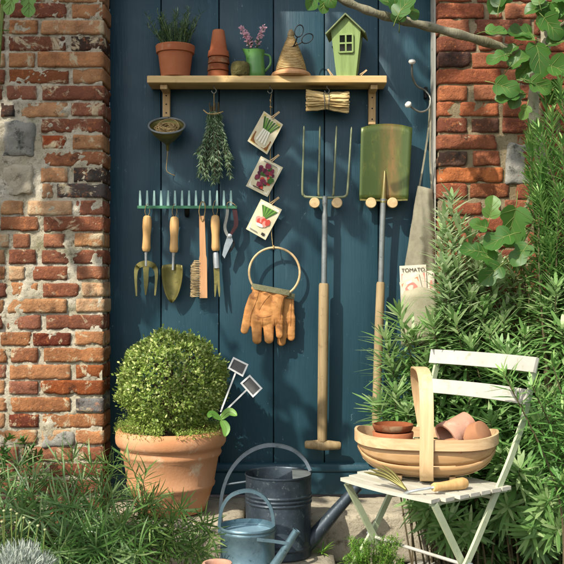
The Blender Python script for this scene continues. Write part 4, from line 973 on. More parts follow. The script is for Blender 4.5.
mb = MB(); mb.tube([P(226, 484.5, D), P(246.5, 481.5, D)], .0034, 8); mb.build('brace', M['canhandle'], hd)
mb = MB(); mb.tube([P(303, 548, D), P(313, 538, D), P(335, 512, D), P(355, 489.5, D), P(358, 486, D)], [.027, .025, .020, .0165, .0175], 22, cap=True); mb.build('spout', M['darkzinc'], t, smooth=50)
D = 2.9; c = P(247.6, 529.5, D); r, h = S(27.8, D), c.z-.004; c.z = .004
t = thing('watering_can', 'small blue grey zinc watering can in front of the large one', 'watering can', c)
can_body(c.x, c.y, .004, r, h, (.045, .128, .139), t, M['smallcan'])
mb = MB(); mb.lathe([(.0005, h-.007), (r*.5, h-.006), (r*.972, h-.007)], 48, Matrix.Translation(c)); mb.build('lid', M['canlid'], t, smooth=180)  # pale zinc lid disc just below the rim, not a liquid surface
mb = MB(); mb.strip(bez([P(220, 534, D), P(219.6, 522, D), P(222.5, 507, D), P(231, 495.5, D), P(246.5, 490.6, D), P(260.5, 494.5, D), P(269.5, 505, D), P(273, 518, D), P(273.6, 533, D)], 6), .0155, .0095, Vector((0, 1, 0))); mb.build('handle', M['smallcan'], t, smooth=50)
mb = MB(); mb.tube([P(262, 584, D-.06), P(276, 563, D-.075), P(287, 546, D-.085), P(296.5, 530.5, D-.09)], [.016, .0135, .0115, .0105], 20, cap=False)
mb.tube([P(296.5, 530.5, D-.09), P(287, 546, D-.085)], [.0088, .0088], 16, cap=False); mb.torus(.0112, .0016, 24, 6, aim(P(296.5, 530.5, D-.09), P(296.5, 530.5, D)-P(276, 563, D))); sp_ = mb.build('spout', M['smallcan'], t, smooth=50)
mb = MB(); mb.strip([P(257, 539.5, D-.078), P(272, 541, D-.09), P(288, 543.5, D-.096)], .0095, .003, Vector((0, 0, 1))); mb.build('brace', M['smallcan'], sp_, smooth=40)
c = P(217.2, 561.5, 2.74); c.z = .003
flower_pot('small empty terracotta pot on the paving in front of the small watering can', M['terra_pink'], Matrix.Translation(c), .080, .030, .0385, None, .24, .004)

# ------------------------------------------------------------------ chair
BK = Vector((.611, -.565, GZ)); FW = Vector((-.8, -.6, 0)); SD = Vector((.6, -.8, 0)); UPV = Vector((0, 0, 1))
ch = thing('folding_chair', 'pale green folding bistro chair with white slats beside the shrubs', 'chair', BK+FW*.25)
def C(t_, s_, z): return Vector((BK.x, BK.y, 0))+FW*t_+SD*s_+UPV*z
SEATZ = .300
for s_ in (-.19, .19):
    mb = MB(); mb.strip(bez([C(-.005, s_, .655), C(.02, s_, .575), C(.05, s_, .49), C(.105, s_, .385), C(.175, s_, SEATZ-.02), C(.285, s_, .12), C(.40, s_, -.01), C(.515, s_, GZ+.004)], 6), .019, .008, FW+UPV*.3); bp_ = mb.build('back_post', M['chairleg'], ch, smooth=40)
    s2 = s_*.93
    mb = MB(); mb.strip([C(.395, s2, SEATZ-.012), C(.288, s2, .115), C(.10, s2, GZ+.004)], .019, .008, FW-UPV*.3); mb.build('front_leg', M['chairleg'], ch, smooth=40)
    mb = MB(); mb.strip([C(.10, s_*.88, SEATZ-.0095), C(.40, s_*.88, SEATZ-.0095)], .014, .012, UPV); mb.build('seat_rail', M['chairleg'], ch, smooth=40)
    mb = MB(); mb.lathe([(.0005, -.006), (.005, -.006), (.005, .006), (.0005, .008)], 12, aim(C(.285, s_+(.012 if s_ > 0 else -.012), .118), SD if s_ > 0 else -SD)); mb.build('rivet', M['zinc'], bp_)
mb = MB(); mb.tube([C(.285, -.19, .112), C(.285, .19, .112)], .005, 10); mb.build('stretcher', M['whitepaint'], ch)
mb = MB(); mb.tube([C(.18, -.19, SEATZ-.02), C(.18, .19, SEATZ-.02)], .005, 8); mb.build('stretcher', M['chairleg'], ch)
for i in range(7):
    i += 1; tt = .098+i*.0425; half = .205 if i < 6 else .205-.012*(i-5)
    mb = MB(); mb.strip([C(tt+(.012*(1-(q/4-1)**2) if i > 4 else 0)*(i-4)/3, lerp(-half, half, q/8), SEATZ+.003-(.004*i/7 if i > 5 else 0)) for q in range(9)], .036, .010, FW); mb.build('seat_slat', M['chairseat'], ch, smooth=40)
for tt, z, hf in ((.012, .638, .207), (.040, .548, .20)):
    mb = MB(); mb.strip([C(tt-.026*(1-(q/5-1)**2)+.006, lerp(-hf, hf, q/10), z) for q in range(11)], .044, .010, UPV+FW*-.3); mb.build('back_slat', M['whitepaint'], ch, smooth=40)

# ------------------------------------------------------------------ trug on the seat
TA = Vector((.985, -.17, 0)).normalized(); TB = Vector((.17, .985, 0)).normalized(); TC = P(426, 460, 2.80); TZ = SEATZ+.0125
TL, TW, TH = .198, .112, .105
tr = thing('trug', 'pale wooden trug basket of pots standing on the chair seat', 'basket', Vector((TC.x, TC.y, TZ)))
def TP(u, v, off=0, k=1.):                               # shell surface: u along, v around
    f = max(0, 1-abs(u)**2.8)**.5; a = v*math.pi/2
    lift = .030*abs(u)**3
    y = TW*(f*.88+.12)*math.copysign(abs(math.sin(a))**.8, a)*(1+off/TW); z = TH*(1-(f*.84+.16)*abs(math.cos(a))**.75*(1+off/TH))+lift*0
    return Vector((TC.x, TC.y, TZ+.008))+TA*(u*TL)+TB*y+UPV*(z)
NB = 7
for i in range(NB):
    va, vb = lerp(-.93, .93, i/NB), lerp(-.93, .93, (i+1)/NB); off = .005 if i % 2 else 0
    mb = MB(); vs = []; fs = []; nu, nv = 26, 3
    for a in range(nu+1):
        for b in range(nv+1): vs.append(TP(lerp(-.985, .985, a/nu), lerp(va+.004, vb-.004, b/nv), off))
    for a in range(nu):
        for b in range(nv): fs.append([a*(nv+1)+b, (a+1)*(nv+1)+b, (a+1)*(nv+1)+b+1, a*(nv+1)+b+1])
    mb.add(vs, fs, tint=.5); o = mb.build('board', M['trugdark'] if i in (0, 1, 5, 6) else M['trug'], tr, smooth=60); sol = o.modifiers.new('thickness', 'SOLIDIFY'); sol.thickness = .003; sol.offset = 1
def rim_pt(a, grow=0, z=0):
    ca, sa = math.cos(a), math.sin(a)
    return Vector((TC.x, TC.y, TZ+.008+TH+z))+TA*((TL+grow)*math.copysign(abs(ca)**.72, ca))+TB*((TW+.004+grow)*math.copysign(abs(sa)**.72, sa))+UPV*(.012*abs(ca)**4)
mb = MB(); n = 64; vs = []; fs = []
for j in range(n):
    a = 2*math.pi*j/n
    for g, z in ((.0, -.017), (.007, -.017), (.007, .013), (.0, .013)): vs.append(rim_pt(a, g, z))
for j in range(n):
    for q in range(4): fs.append([j*4+q, ((j+1) % n)*4+q, ((j+1) % n)*4+(q+1) % 4, j*4+(q+1) % 4])
mb.add(vs, fs, tint=.5); mb.build('rim', M['trug'], tr, smooth=40)
mb = MB(); hp = []
for i in range(41):
    a = 2*math.pi*i/40-math.pi/2; sa, ca = math.sin(a), math.cos(a)
    y = (TW+.0155)*math.copysign(abs(ca)**(.45 if sa < 0 else .62), ca); zz = .105+(.205 if sa > 0 else .1075)*math.copysign(abs(sa)**(.8 if sa > 0 else .62), sa)
    hp.append(Vector((TC.x, TC.y, TZ+.008+zz-.004))+TB*y+TA*(.004-.016*(1+y/TW)*max(0, (zz-.05)/.2)))
mb.strip(hp, .038, .0045, TA); mb.build('handle', M['trugz'], tr, smooth=50)
for s_ in (-1, 1):
    mb = MB(); mb.box(Vector((TC.x, TC.y, TZ+.0065))+TA*s_*.075, (.018, .11, .013), rot=(0, 0, math.atan2(TA.y, TA.x)), bev=.002); mb.build('foot', M['trug'], tr, smooth=30)
def lying_pot(label, px0, py0, px1, py1, D0, D1, h, rb, rt, mat, grp='pots in the trug'):
    a, b = P(px0, py0, D0), P(px1, py1, D1)              # a = rim centre, b = base centre
    return flower_pot(label, mat, aim(b, a-b), h, rb, rt, grp, .25, .004)
# left stack in the trug
c = P(393, 441, 2.82); c.z = TZ+.016
mb = MB(); mb.lathe(pot_profile(.112, .042, .056, .26, .004), 40, Matrix.Translation(c)); tag(mb.build('flower_pot', M['terra'], smooth=40), 'terracotta pot standing upright at the left end of the trug', 'flower pot', 'pots in the trug')
c2 = c+Vector((0, 0, .1145)); mb = MB(); mb.lathe([(.0005, 0), (.050, 0), (.055, .003), (.059, .013), (.059, .019), (.0555, .0195), (.053, .009), (.0005, .006)], 40, Matrix.Translation(c2), wob=.015)
tag(mb.build('pot_saucer', M['terra_dark'], smooth=40), 'earthy brown saucer on top of the upright pot in the trug', 'saucer')
lying_pot('pale pink terracotta pot lying at a slant in the trug, nearest the handle', 446, 438, 469, 421, 2.73, 2.77, .092, .031, .041, M['terra_pink'])
lying_pot('orange terracotta pot lying at the right end of the trug, base upwards', 463, 442, 484, 432, 2.76, 2.71, .080, .034, .043, M['terra_orange'])
lying_pot('terracotta pot low in the trug under the two slanting pots', 441, 452, 462, 446, 2.725, 2.70, .07, .026, .034, M['terra_orange'])
# hand fork on the seat
D = 2.62; t = thing('hand_fork', 'hand fork lying on the chair seat in front of the trug', 'hand fork', P(440, 497, 2.6))
zt = SEATZ+.0085
def on_seat(px, py_unused, t_, lift=.0):
    d = (CAM_Z-zt-lift)*FPX/(py_unused-282); return P(px, py_unused, d)
hz = Vector((0, 0, .013))
a, b = C(.395, .145, zt+.0150), C(.30, .235, zt+.0150)
a, b = P(433, 489.5, 2.60), P(467, 488.5, 2.66); a.z = zt+.016; b.z = zt+.016
mb = MB(); d = b-a; mb.lathe([(q_*d.length*0+r_, q_*d.length) for q_, r_ in [(0, .0005), (0, .010), (.05, .0125), (.2, .0115), (.45, .0125), (.7, .016), (.88, .0165), (.96, .013), (1, .004), (1, .0005)]], 18, aim(a, d)); mb.build('handle', M['ash'], t)
n0 = P(412, 495, 2.60); n0.z = zt+.006; n1 = P(424, 492, 2.6); n1.z = zt+.012
mb = MB(); mb.tube(bez([a+d*.02, n1, n0, P(404, 494, 2.62)*1], 5), [.0055]+[.004]*14+[.004], 8); mb.build('neck', M['steel'], t)
for (px, py) in ((364, 472), (369.5, 469), (375.5, 466.5), (382, 465)):
    e = C(.36, -.12, 0); p0 = P(406, 493.2, 2.615); p3 = P(px, py, 2.705); p0.z = zt+.007
    mid = (p0+p3)/2+Vector((0, 0, .010)); mb = MB(); mb.tube(bez([p0, mid, p3], 8), [.0036]*14+[.002, .0015, .0006], 7); mb.build('tine', M['bronze'], t, smooth=60)

# ------------------------------------------------------------------ planting
def shoot(ml, ms, base, tip, N=80, L=.068, W=.0085, start=.5, r0=.0036, r1=.0018, bend=.6, side=None, top=.95, low=-.3, ymax=-.145, nseg=3, droop=.75):
    base, tip = Vector(base), Vector(tip); mid = lerp(base, tip, .5)+Vector((0, 0, .0))+(side or Vector((U(-.05, .05), U(.0, .10), U(.04, .14))))*bend
    path = bez([base, mid, tip], 10); n = len(path)-1; ms.tube(path, [lerp(r0, r1, i/n) for i in range(n+1)], 5, tint=.5)
    ga = U(0, 6)
    for i in range(N):
        q = start+(1-start)*(i/(N-1))**.85; f = q*n; k = min(n-1, int(f)); p = lerp(path[k], path[k+1], f-k); ax = (path[k+1]-path[k]).normalized()
        e1 = ax.orthogonal().normalized(); e2 = ax.cross(e1); ga += 2.39996+U(-.2, .2)
        out = e1*math.cos(ga)+e2*math.sin(ga); g = (q-start)/(1-start); el = lerp(low, top, g**2.0)+U(-.18, .18)
        d = out*math.cos(el)+ax*math.sin(el); ln = L*U(.75, 1.15)*(1 if g < .93 else .7)*(.75+.25*min(1, g*3))
        p0 = len(ml.v); ml.leaf(p, d, ax, ln, W*U(.8, 1.15), U(-.1, 1)*droop*(1-.5*g), nseg, tint=min(1, max(0, .18+.55*g+U(-.25, .3))))
        for v in ml.v[p0:]:
            if v.y > ymax: v.y = ymax-U(0, .004)
def bush(name, label, cat, base, tips, lm, stemm, N=85, L=.068, W=.0085, group=None, grade=True, **kw):
    base = Vector(base); t = thing(name, label, cat, base, group); ml, ms = MB(), MB()
    for tp in tips:
        tip = P(*tp[:3]); b = base+Vector((U(-.09, .09)+(tip.x-base.x)*.5, U(-.07, .05), 0)); shoot(ml, ms, b, tip, N, L*U(.9, 1.1), W, **kw)
    ms.build('stems', stemm, t); ml.build('foliage', lm, t, smooth=0); return t
SH = 'spurge shrubs around the chair'
def fill(n, x0, x1, y0, y1, D0, D1): return [(U(x0, x1), U(y0, y1), U(D0, D1)) for _ in range(n)]
bush('spurge_shrub', 'tall spurge shrub growing up beside the canvas bag', 'shrub', (.60, -.29, -.1), [(452, 196, 3.22), (443, 232, 3.2), (470, 234, 3.24), (446, 262, 3.15), (446, 300, 3.2), (484, 250, 3.24), (458, 262, 3.16), (449, 285, 3.15), (480, 275, 3.22), (462, 300, 3.2), (447, 330, 3.2)]+fill(12, 440, 490, 240, 350, 3.18, 3.3)+[(444, 214, 3.2), (460, 222, 3.2), (442, 262, 3.17), (452, 240, 3.18), (476, 262, 3.2), (495, 282, 3.2), (508, 300, 3.2), (450, 310, 3.15), (470, 292, 3.16), (448, 285, 3.2), (520, 262, 3.22), (500, 262, 3.24)], M['euphtip'], M['woodystem'], 120, .080, .0135, SH, start=.3)
bush('spurge_shrub', 'spurge shrub directly behind the back of the chair', 'shrub', (.76, -.33, -.08), [(455, 318, 3.1), (432, 322, 3.13), (482, 305, 3.15), (503, 318, 3.15), (520, 300, 3.2), (470, 343, 3.08), (500, 345, 3.05), (525, 335, 3.1)]+fill(22, 440, 540, 290, 420, 3.08, 3.28), M['euph'], M['woodystem'], 80, .088, .0125, SH)
bush('spurge_shrub', 'low spurge shrub between the spade handle and the trug', 'shrub', (.64, -.32, -.1), [(399, 312, 3.2), (385, 336, 3.22), (413, 334, 3.2), (396, 392, 3.12), (378, 405, 3.14), (414, 370, 3.2), (427, 362, 3.16), (407, 412, 3.1), (390, 360, 3.2)]+fill(9, 395, 445, 340, 440, 3.12, 3.26), M['euph'], M['woodystem'], 105, .104, .0115, SH, start=.45)
bush('spurge_shrub', 'spurge shrub at the right edge under the fig trunk', 'shrub', (.98, -.36, -.05), [(541, 250, 3.1), (520, 232, 3.2), (556, 285, 3.0), (562, 325, 2.98), (545, 305, 3.06), (530, 270, 3.15), (575, 270, 3.0), (510, 265, 3.25), (590, 320, 2.95)]+fill(24, 505, 610, 250, 420, 3.02, 3.26), M['euph'], M['woodystem'], 80, .09, .0122, SH)
bush('spurge_shrub', 'spurge shrub with a shoot crossing in front of the lower chair slat', 'shrub', (.93, -.72, GZ+.08), [(503, 372, 2.70), (532, 385, 2.72), (552, 362, 2.8), (563, 410, 2.74), (538, 425, 2.78), (553, 450, 2.74), (580, 390, 2.7), (560, 480, 2.7), (590, 440, 2.7)]+fill(8, 535, 610, 380, 500, 2.7, 2.85), M['rosem'], M['woodystem'], 80, .070, .0080, SH, side=Vector((.12, 0, 0)))
bush('spurge_shrub', 'dark lower spurge shrub behind the chair legs', 'shrub', (.72, -.42, GZ+.03), [(470, 398, 3.06), (490, 420, 3.0), (500, 452, 2.98), (520, 468, 2.92), (548, 498, 2.82), (470, 468, 3.1), (455, 440, 3.1), (508, 506, 2.94), (530, 528, 2.88), (560, 528, 2.8), (440, 492, 3.1), (412, 500, 3.08), (428, 508, 3.04), (448, 520, 3.0), (470, 530, 3.0)]+fill(24, 455, 600, 395, 560, 2.92, 3.2), M['euph'], M['woodystem'], 70, .085, .012, SH)
bush('rosemary_bush', 'upright rosemary growing against the fig trunk at the right edge', 'shrub', (1.02, -.42, .4), [(545, 90, 3.1), (560, 82, 3.06), (552, 112, 3.05), (536, 128, 3.14), (562, 140, 3.0), (541, 165, 3.1), (560, 190, 3.0), (530, 175, 3.17), (575, 110, 3.0), (585, 160, 3.0), (548, 205, 3.08), (570, 220, 3.0)]+fill(12, 528, 600, 120, 260, 3.05, 3.2), M['rosem'], M['woodystem'], 150, .058, .0068, None, start=.3, top=1.1, low=.5)
# ground litter under the shrubs
mb = MB()
for i in range(900):
    x, y = U(.15, 1.3), U(-1.1, -.28); z = ground_h(x, y)
    mb.leaf((x, y, z+U(.002, .012)), (U(-1, 1), U(-1, 1), U(-.1, .25)), (0, 0, 1), U(.02, .05), U(.006, .016), U(-.6, .6), 3)
lit = mb.build('leaf_litter', leafmat('dry leaves', '6a4e34', '94744e', 'bc9c74', .8, .1), smooth=0, base=(0, 0, 0)); struct(lit, 'stuff'); lit['label'] = 'dry fallen leaves on the soil under the chair'; lit['category'] = 'leaves'

def strap_clump(name, label, px, D, z, n, L, W, mat, spread=1., lean=(0, 0), group=None, cat='plant'):
    b = Vector((S(px-282, D), D-CAM_D, z)); t = thing(name, label, cat, b, group); mb = MB()
    for i in range(n):
        a = U(0, 6.283); el = U(.75, 1.45); d = Vector((math.cos(a)*math.cos(el)*spread+lean[0], math.sin(a)*math.cos(el)*spread+lean[1], math.sin(el)))
        p = b+Vector((U(-.035, .035), U(-.035, .035), -.01)); k = len(mb.v)
        mb.leaf(p, d, (-d.x*.3, -d.y*.3, 1), L*U(.6, 1.15), W*U(.7, 1.2), U(1.2, 2.9), 10, fold=.25, prof=lambda q: max(.04, (.55+.45*math.sin(q*3.0))*(1-q**3)))
        for v in mb.v[k:]:
            if v.y > -.15 and v.x < XL+.02: v.y = -.15
            if v.z < -.12: v.z = -.12
    mb.build('blades', mat, t, smooth=0); return t
GR = 'strap leaved clumps in front of the left wall'
for px, D, z, n, L, W, lab in ((14, 3.06, .03, 60, .33, .0075, 'strap leaved clump at the left edge against the brick wall'), (58, 3.04, .03, 64, .34, .0075, 'strap leaved clump below the grey stone at the foot of the wall'), (100, 3.06, .03, 60, .34, .0075, 'strap leaved clump just left of the large terracotta pot'),
        (34, 2.80, .0, 50, .32, .0075, 'strap leaved clump behind the button flowers'), (84, 2.76, .0, 60, .32, .0075, 'strap leaved clump with long arching blade in the middle foreground bed'), (124, 2.74, .0, 50, .28, .0075, 'low dark strap leaved clump at the bottom edge')):
    strap_clump('strap_leaved_clump', lab, px, D, z, n, L, W, M['carex'], 1., (0, -.05), GR)
bush('narrow_leaved_plant', 'airy narrow leaved plant spilling over the front of the large pot', 'plant', (S(130-282, 2.93), -.60, .0), [(104, 461, 2.98), (124, 455, 2.95), (146, 469, 2.93), (160, 495, 2.9), (182, 509, 2.88), (200, 525, 2.86), (213, 539, 2.84), (178, 543, 2.82), (150, 529, 2.82), (132, 495, 2.86), (112, 493, 2.85), (198, 559, 2.8), (160, 562, 2.76), (186, 532, 2.86), (208, 552, 2.82), (170, 522, 2.88), (140, 547, 2.76), (120, 524, 2.78), (205, 569, 2.76), (152, 504, 2.9)],
     M['willow'], M['stem'], 46, .068, .0052, None, start=.25, r0=.003, r1=.001, top=1.0, low=.1)
for lab, px0, D0, tips in (('whorled drooping leaved plant at the left edge in front of the wall', 22, 2.96, [(4, 479, 3.0), (18, 465, 3.0), (34, 475, 2.98), (12, 497, 2.92), (30, 493, 2.92), (45, 481, 2.98), (22, 514, 2.85), (40, 517, 2.85), (2, 507, 2.9)]),
        ('whorled drooping leaved plant in the middle of the bed, tallest of the bed', 72, 2.94, [(58, 461, 3.02), (74, 455, 3.02), (90, 463, 3.0), (64, 483, 2.94), (82, 481, 2.94), (100, 483, 2.96), (70, 507, 2.86), (92, 509, 2.85), (56, 503, 2.88), (108, 471, 3.0)]),
        ('whorled drooping leaved plant low at the bottom edge of the bed', 96, 2.74, [(66, 533, 2.76), (84, 529, 2.76), (102, 525, 2.76), (120, 537, 2.74), (76, 551, 2.7), (96, 549, 2.7), (112, 557, 2.68), (58, 554, 2.7), (135, 554, 2.7), (128, 514, 2.8)])):
    bush('whorled_plant', lab, 'plant', (S(px0-282, D0), D0-CAM_D, -.02), tips, M['carex'], M['stem'], 44, .105, .0050, 'whorled plants in the left bed', start=.35, r0=.003, r1=.0015, top=1.0, low=.1, nseg=6, droop=1.9)
# silver mound and button flowers
b = Vector((S(18-282, 2.45), 2.45-CAM_D, .02)); t = thing('silver_shrub', 'silver grey feathery mound in the bottom left corner', 'shrub', b); mb = MB()
for i in range(5200):
    d = Vector((random.gauss(0, 1), random.gauss(0, 1), abs(random.gauss(0, 1)))).normalized(); p = b+Vector((d.x*.135, d.y*.12, d.z*.185))*(U(.6, 1.0)**.4)*(1+.12*noise.noise(d*5))
    mb.leaf(p, d+Vector((U(-.5, .5), U(-.5, .5), U(0, .6))), (U(-1, 1), U(-1, 1), .5), U(.012, .026), U(.0018, .003), U(-.5, .5), 2)
mb.build('foliage', M['santolina'], t, smooth=0)
mb = MB()
for i in range(14): a = U(0, 6.28); mb.tube([b, b+Vector((.08*math.cos(a), .08*math.sin(a), .12))], [.004, .002], 5)
mb.build('stems', M['woodystem'], t)
BL = ['second from the left and nearly tallest', 'tallest of the cluster', 'fourth from the left', 'middle height, fifth from the left', 'sixth from the left', 'rightmost and standing apart', 'lowest but one, second from the right', 'leftmost and shorter than its neighbour']
for i, (px, py) in enumerate(((4, 511), (11, 510), (17, 514), (24, 518), (30, 523), (45, 530), (38, 526), (2, 522))):
    D = 2.55+U(-.03, .06); tip = P(px, py, D); b = Vector((tip.x+U(-.02, .02), tip.y+U(-.01, .03), .03))
    t = thing('button_flower', 'pale button flower at the left edge, '+BL[i], 'flower', b, 'button flowers at the left edge')
    mb = MB(); mb.tube(bez([b, (b+tip)/2+Vector((U(-.01, .01), 0, 0)), tip], 5), .0016, 5)
    for k in range(14): q = U(.3, .85); mb.leaf(lerp(b, tip, q), (U(-1, 1), U(-1, 1), U(.3, 1)), (0, 0, 1), .014, .0022, .3, 2)
    mb.build('stem', M['stem'], t)
    mb = MB(); mb.lathe([(.0005, -.003), (.003, -.002), (.0043, .001), (.0035, .003), (.0005, .004)], 12, Matrix.Translation(tip)); mb.build('head', M['button'], t, smooth=180)
# feathery plant at the bottom
b = Vector((S(372-282, 2.86), 2.86-CAM_D, GZ)); t = thing('feathery_plant', 'bright green feathery plant under the chair at the bottom edge', 'plant', b); mb, ms = MB(), MB()
for i in range(60):
    tip = P(372+U(-31, 31), 534+U(0, 24)+abs(U(-1, 1))*4, 2.86+U(-.07, .07)); path = bez([b+Vector((U(-.03, .03), U(-.03, .03), 0)), lerp(b, tip, .6)+Vector((0, 0, .03)), tip], 8); ms.tube(path, .0011, 4)
    for k in range(4, len(path)):
        for q in range(7): mb.leaf(path[k]+Vector((U(-.004, .004), U(-.004, .004), U(-.004, .004))), (U(-1, 1), U(-1, 1), U(-.1, 1)), (0, 0, 1), U(.010, .02), .0026, .4, 2)
ms.build('stems', M['stem'], t); mb.build('foliage', M['fern'], t, smooth=0)
# little weeds on the step
for px, py, D, lab in ((236, 520, 3.13, 'small weed growing on the step behind the small watering can'), (322, 556, 3.12, 'tiny weed in the paving joint right of the large watering can')):
    b = P(px, py, D); b.z = .002; t = thing('weed', lab, 'weed', b); mb = MB()
    for i in range(26): mb.leaf(b, (U(-1, 1), U(-1, .6), U(.3, 1.6)), (0, 0, 1), U(.02, .06), .006, U(.2, .9), 4)
    mb.build('leaves', M['fern'], t, smooth=0)
bush('dark_weed', 'dark leafy weed at the foot of the left wall', 'weed', (S(12-282, 3.2), -.25, .05), [(10, 436, 3.26), (22, 440, 3.27), (32, 447, 3.25), (4, 450, 3.25), (40, 455, 3.25)], M['figdark'], M['woodystem'], 40, .03, .011, None, start=.4)
bush('climbing_stem', 'thin green climbing stem up the left edge of the wall', 'climber', (S(-60-282, 3.3), -.2, .05), [(4, -12, 3.31)], M['lime'], M['stem'], 9, .035, .018, None, start=.75, r0=.009, r1=.007, nseg=4, side=Vector((.02, 0, 0)))

# fig tree
OUT = [(0, 0), (-.07, .10), (-.05, .24), (.06, .36), (.20, .43), (.32, .40), (.38, .30), (.46, .29), (.58, .36), (.72, .37), (.86, .28), (.96, .13), (1.0, 0)]
def fig_leaf(mb, p, d, nrm, size, tint=None, cup=.14):
    d = Vector(d).normalized(); nrm = Vector(nrm); nrm = (nrm-d*nrm.dot(d)).normalized(); sdv = d.cross(nrm); t_ = R() if tint is None else tint; ph = U(0, 9)
    def at(u, v): return p+d*(u*size)+sdv*(v*size)+nrm*(size*(cup*abs(v)*1.3-.16*u*u+.03*math.sin(u*7+v*5+ph)))
    for s_ in (1, -1):
        o = [at(u, v*s_) for u, v in OUT]; mid = [at(lerp(0, 1, i/12), 0) for i in range(13)]; md = [at(lerp(u, i/12, .5), v*s_*.5) for i, (u, v) in enumerate(OUT)]
        fs = []
        for i in range(12): fs += [[i, i+1, 13+i+1, 13+i], [13+i, 13+i+1, 26+i+1, 26+i]]
        if s_ < 0: fs = [f[::-1] for f in fs]
        mb.add(o+md+mid, fs, tint=t_)
    mb.tube([at(q_/6, 0)+nrm*.0004 for q_ in range(7)], [.0013, .0012, .0011, .001, .0008, .0006, .0003], 4, mat=1, cap=False)
    for s_ in (1, -1):
        for (u0, u1, v1) in ((.02, .2, .38), (.22, .62, .30), (.45, .82, .24)): mb.tube([at(lerp(u0, u1, q_/4), v1*s_*q_/4)+nrm*.0004 for q_ in range(5)], [.0009, .0008, .0007, .0005, .0003], 4, mat=1, cap=False)
    mb.tube(bez([p-d*size*.45-nrm*size*.1, p-d*size*.2, p+nrm*.001], 3), .0016, 5, mat=1)
ft = thing('fig_tree', 'fig tree with pale trunk at the right and a bare branch across the top', 'tree', (1.0, -.3, -.1))
mb = MB(); mb.tube(bez([Vector((1.02, -.28, -.12)), P(562, 330, 3.22), P(552, 240, 3.22), P(541, 160, 3.23), P(533, 112, 3.23), P(538, 72, 3.22), P(546, 40, 3.2), P(540, -10, 3.18), P(530, -90, 3.1), P(500, -200, 3.0)], 8), [lerp(.024, .014, i/72) for i in range(73)], 12); mb.build('trunk', M['palebark'], ft)
mb = MB(); mb.tube(bez([P(537, 62, 3.22), P(507, 49, 3.18), P(470, 37.5, 3.14), P(430, 27, 3.10), P(398, 19.5, 3.07), P(372, 12, 3.04), P(345, 1, 3.02), P(318, -14, 3.0), P(270, -35, 2.95)], 8), [lerp(.016, .011, i/64)*(1+.12*math.sin(i*1.1)) for i in range(65)], 12); mb.build('branch', M['bark'], ft)
mb = MB(); mb.tube(bez([P(541, 160, 3.23), P(527, 205, 3.2), P(515, 222, 3.17), P(500, 240, 3.15)], 6), [lerp(.007, .003, i/18) for i in range(19)], 8); mb.build('twig', M['bark'], ft)
mb = MB(); mb.tube(bez([P(545, 45, 3.2), P(556, 30, 3.12), P(566, 22, 3.05)], 5), .006, 8); mb.build('twig', M['bark'], ft)
mb = MB(); mb.tube(bez([P(395, 19, 3.07), P(396, 10, 3.03), P(400, 2, 3.0)], 4), .004, 6); mb.build('twig', M['bark'], ft)
LV = [(512, 228, 46, -100, .75), (492, 206, 26, 80, .6), (497, 240, 34, 200, .45), (482, 254, 34, 150, .2), (470, 250, 24, 170, .3), (540, 60, 40, -80, .35), (524, 38, 22, 170, .5), (553, 28, 32, -50, .4), (562, 40, 30, 20, .3), (496, 58, 24, 200, .5), (509, 51, 20, 210, .3), (506, 96, 26, 190, .15), (515, 99, 24, 250, .3), (524, 113, 17, 250, .9), (524, 72, 24, 230, .15), (498, 3, 30, 230, .45), (546, 14, 30, 100, .3), (560, 4, 34, 60, .3),
      (397, 9, 28, 100, .4), (405, 4, 30, 60, .3), (388, 2, 22, 150, .35), (312, 1, 24, 250, .6), (324, 6, 18, 260, .5), (330, 0, 20, 300, .3), (412, 13, 20, -40, .25), (566, 70, 36, -20, .3), (556, 92, 28, -60, .2), (520, 255, 30, 230, .2), (490, 275, 30, 220, .1), (535, 8, 26, 200, .25), (478, 225, 20, 160, .35), (14, -4, 20, 250, .8), (29, -2, 20, 270, .7)]
frr = random.Random(5)
LV = [(frr.uniform(492, 572), frr.uniform(-6, 118), frr.uniform(16, 30), frr.uniform(0, 360), frr.uniform(.1, .8)) for _ in range(16)]+LV
for px, py, sz, ang, ti in LV[:-2]:
    mb = MB()
    D = 3.12 if px > 470 else 3.03; a = math.radians(ang); d = Vector((math.cos(a), U(-.35, .1), math.sin(a))); p = P(px, py, D-U(0, .05)); size = S(sz, D)
    size *= .86; fig_leaf(mb, p-d.normalized()*size*.5, d, Vector((U(-.9, .6), -1, U(.0, 1.1))), size, min(1, max(0, ti+U(-.2, .2))), U(.05, .4)); mb.build('leaf', [M['fig'], M['stem']], ft, smooth=180)
t = thing('leaf_sprig', 'pair of pale green leaves hanging in at the top left corner', 'leaves', P(22, 5, 3.2))
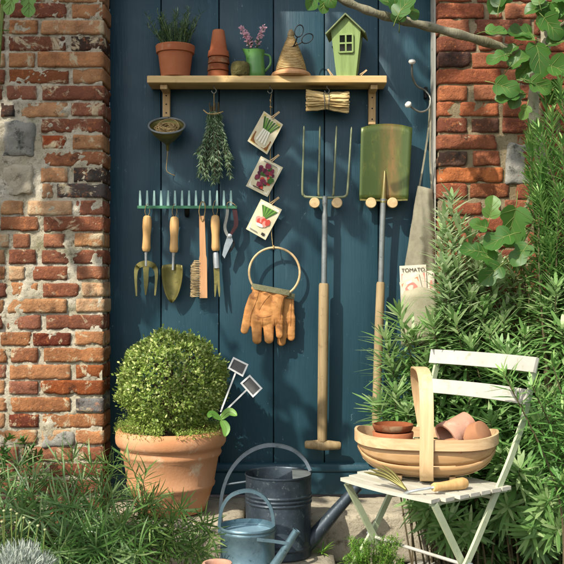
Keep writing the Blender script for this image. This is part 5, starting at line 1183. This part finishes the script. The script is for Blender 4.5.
for px, py, sz, ang, ti in LV[-2:]:
    mb = MB()
    d = Vector((math.cos(math.radians(ang)), -.2, math.sin(math.radians(ang)))); fig_leaf(mb, P(px, py, 3.2), d, Vector((-.2, -1, .5)), S(sz, 3.2), ti); mb.build('leaf', [M['lime'], M['stem']], t, smooth=180)

# ------------------------------------------------------------------ tree overhead that shades the upper door and wall
oh = thing('shade_tree', 'leafy tree overhead whose crown shades the upper door and left wall', 'tree', (-2.9, -2.0, -.15))
mb = MB(); limb = [Vector((-2.9, -2.0, -.2)), Vector((-2.85, -1.95, 1.4)), Vector((-2.6, -1.8, 2.6)), Vector((-2.0, -1.5, 3.2)), Vector((-1.2, -1.3, 3.5)), Vector((-.4, -1.25, 3.6))]
mb.tube(bez(limb, 8), [lerp(.10, .015, i/40) for i in range(41)], 10); mb.build('trunk', M['bark'], oh)
SHADE = [  # px, py, radius px, leaves : where on the wall plane the shade of each clump falls
 (60, 20, 60, 120), (20, 90, 60, 80), (80, 90, 45, 60), (140, 20, 55, 220), (190, 10, 55, 190), (175, 60, 40, 110), (130, 90, 45, 110), (190, 130, 60, 70), (225, 5, 30, 50), (240, -25, 30, 40), (410, 0, 30, 18), (300, 150, 60, 46), (130, 180, 45, 44), (130, 260, 40, 26), (250, 390, 45, 14), (300, 455, 50, 30), (470, 40, 60, 20), (520, 110, 50, 20), (400, 60, 25, 14), (370, 20, 25, 20), (45, 515, 60, 40, 2.9), (110, 525, 55, 34, 2.85), (20, 560, 50, 20, 2.7)]
ml = MB(); mt = MB(); limbs = bez(limb, 8)
for px, py, rp, n, *dd in SHADE:
    w = P(px, py, dd[0] if dd else 3.5); dist = U(2.2, 2.9); ctr = w+SUN*dist; rad = S(rp, 3.5)
    near = min(limbs[16:], key=lambda q: (q-ctr).length); mt.tube(bez([near, lerp(near, ctr, .5)+Vector((0, 0, .06)), ctr], 4), .006, 5)
    for i in range(n):
        g = Vector((random.gauss(0, .5), random.gauss(0, .5), random.gauss(0, .5)))*rad; p = ctr+g
        ml.leaf(p, (U(-1, 1), U(-1, 1), U(-.7, .3)), (U(-.4, .4)-.2, U(-.4, .4)-.2, 1), U(.07, .12), U(.045, .075), .5, 4)
mt.build('twigs', M['bark'], oh); ml.build('leaves', M['figdark'], oh, smooth=0)
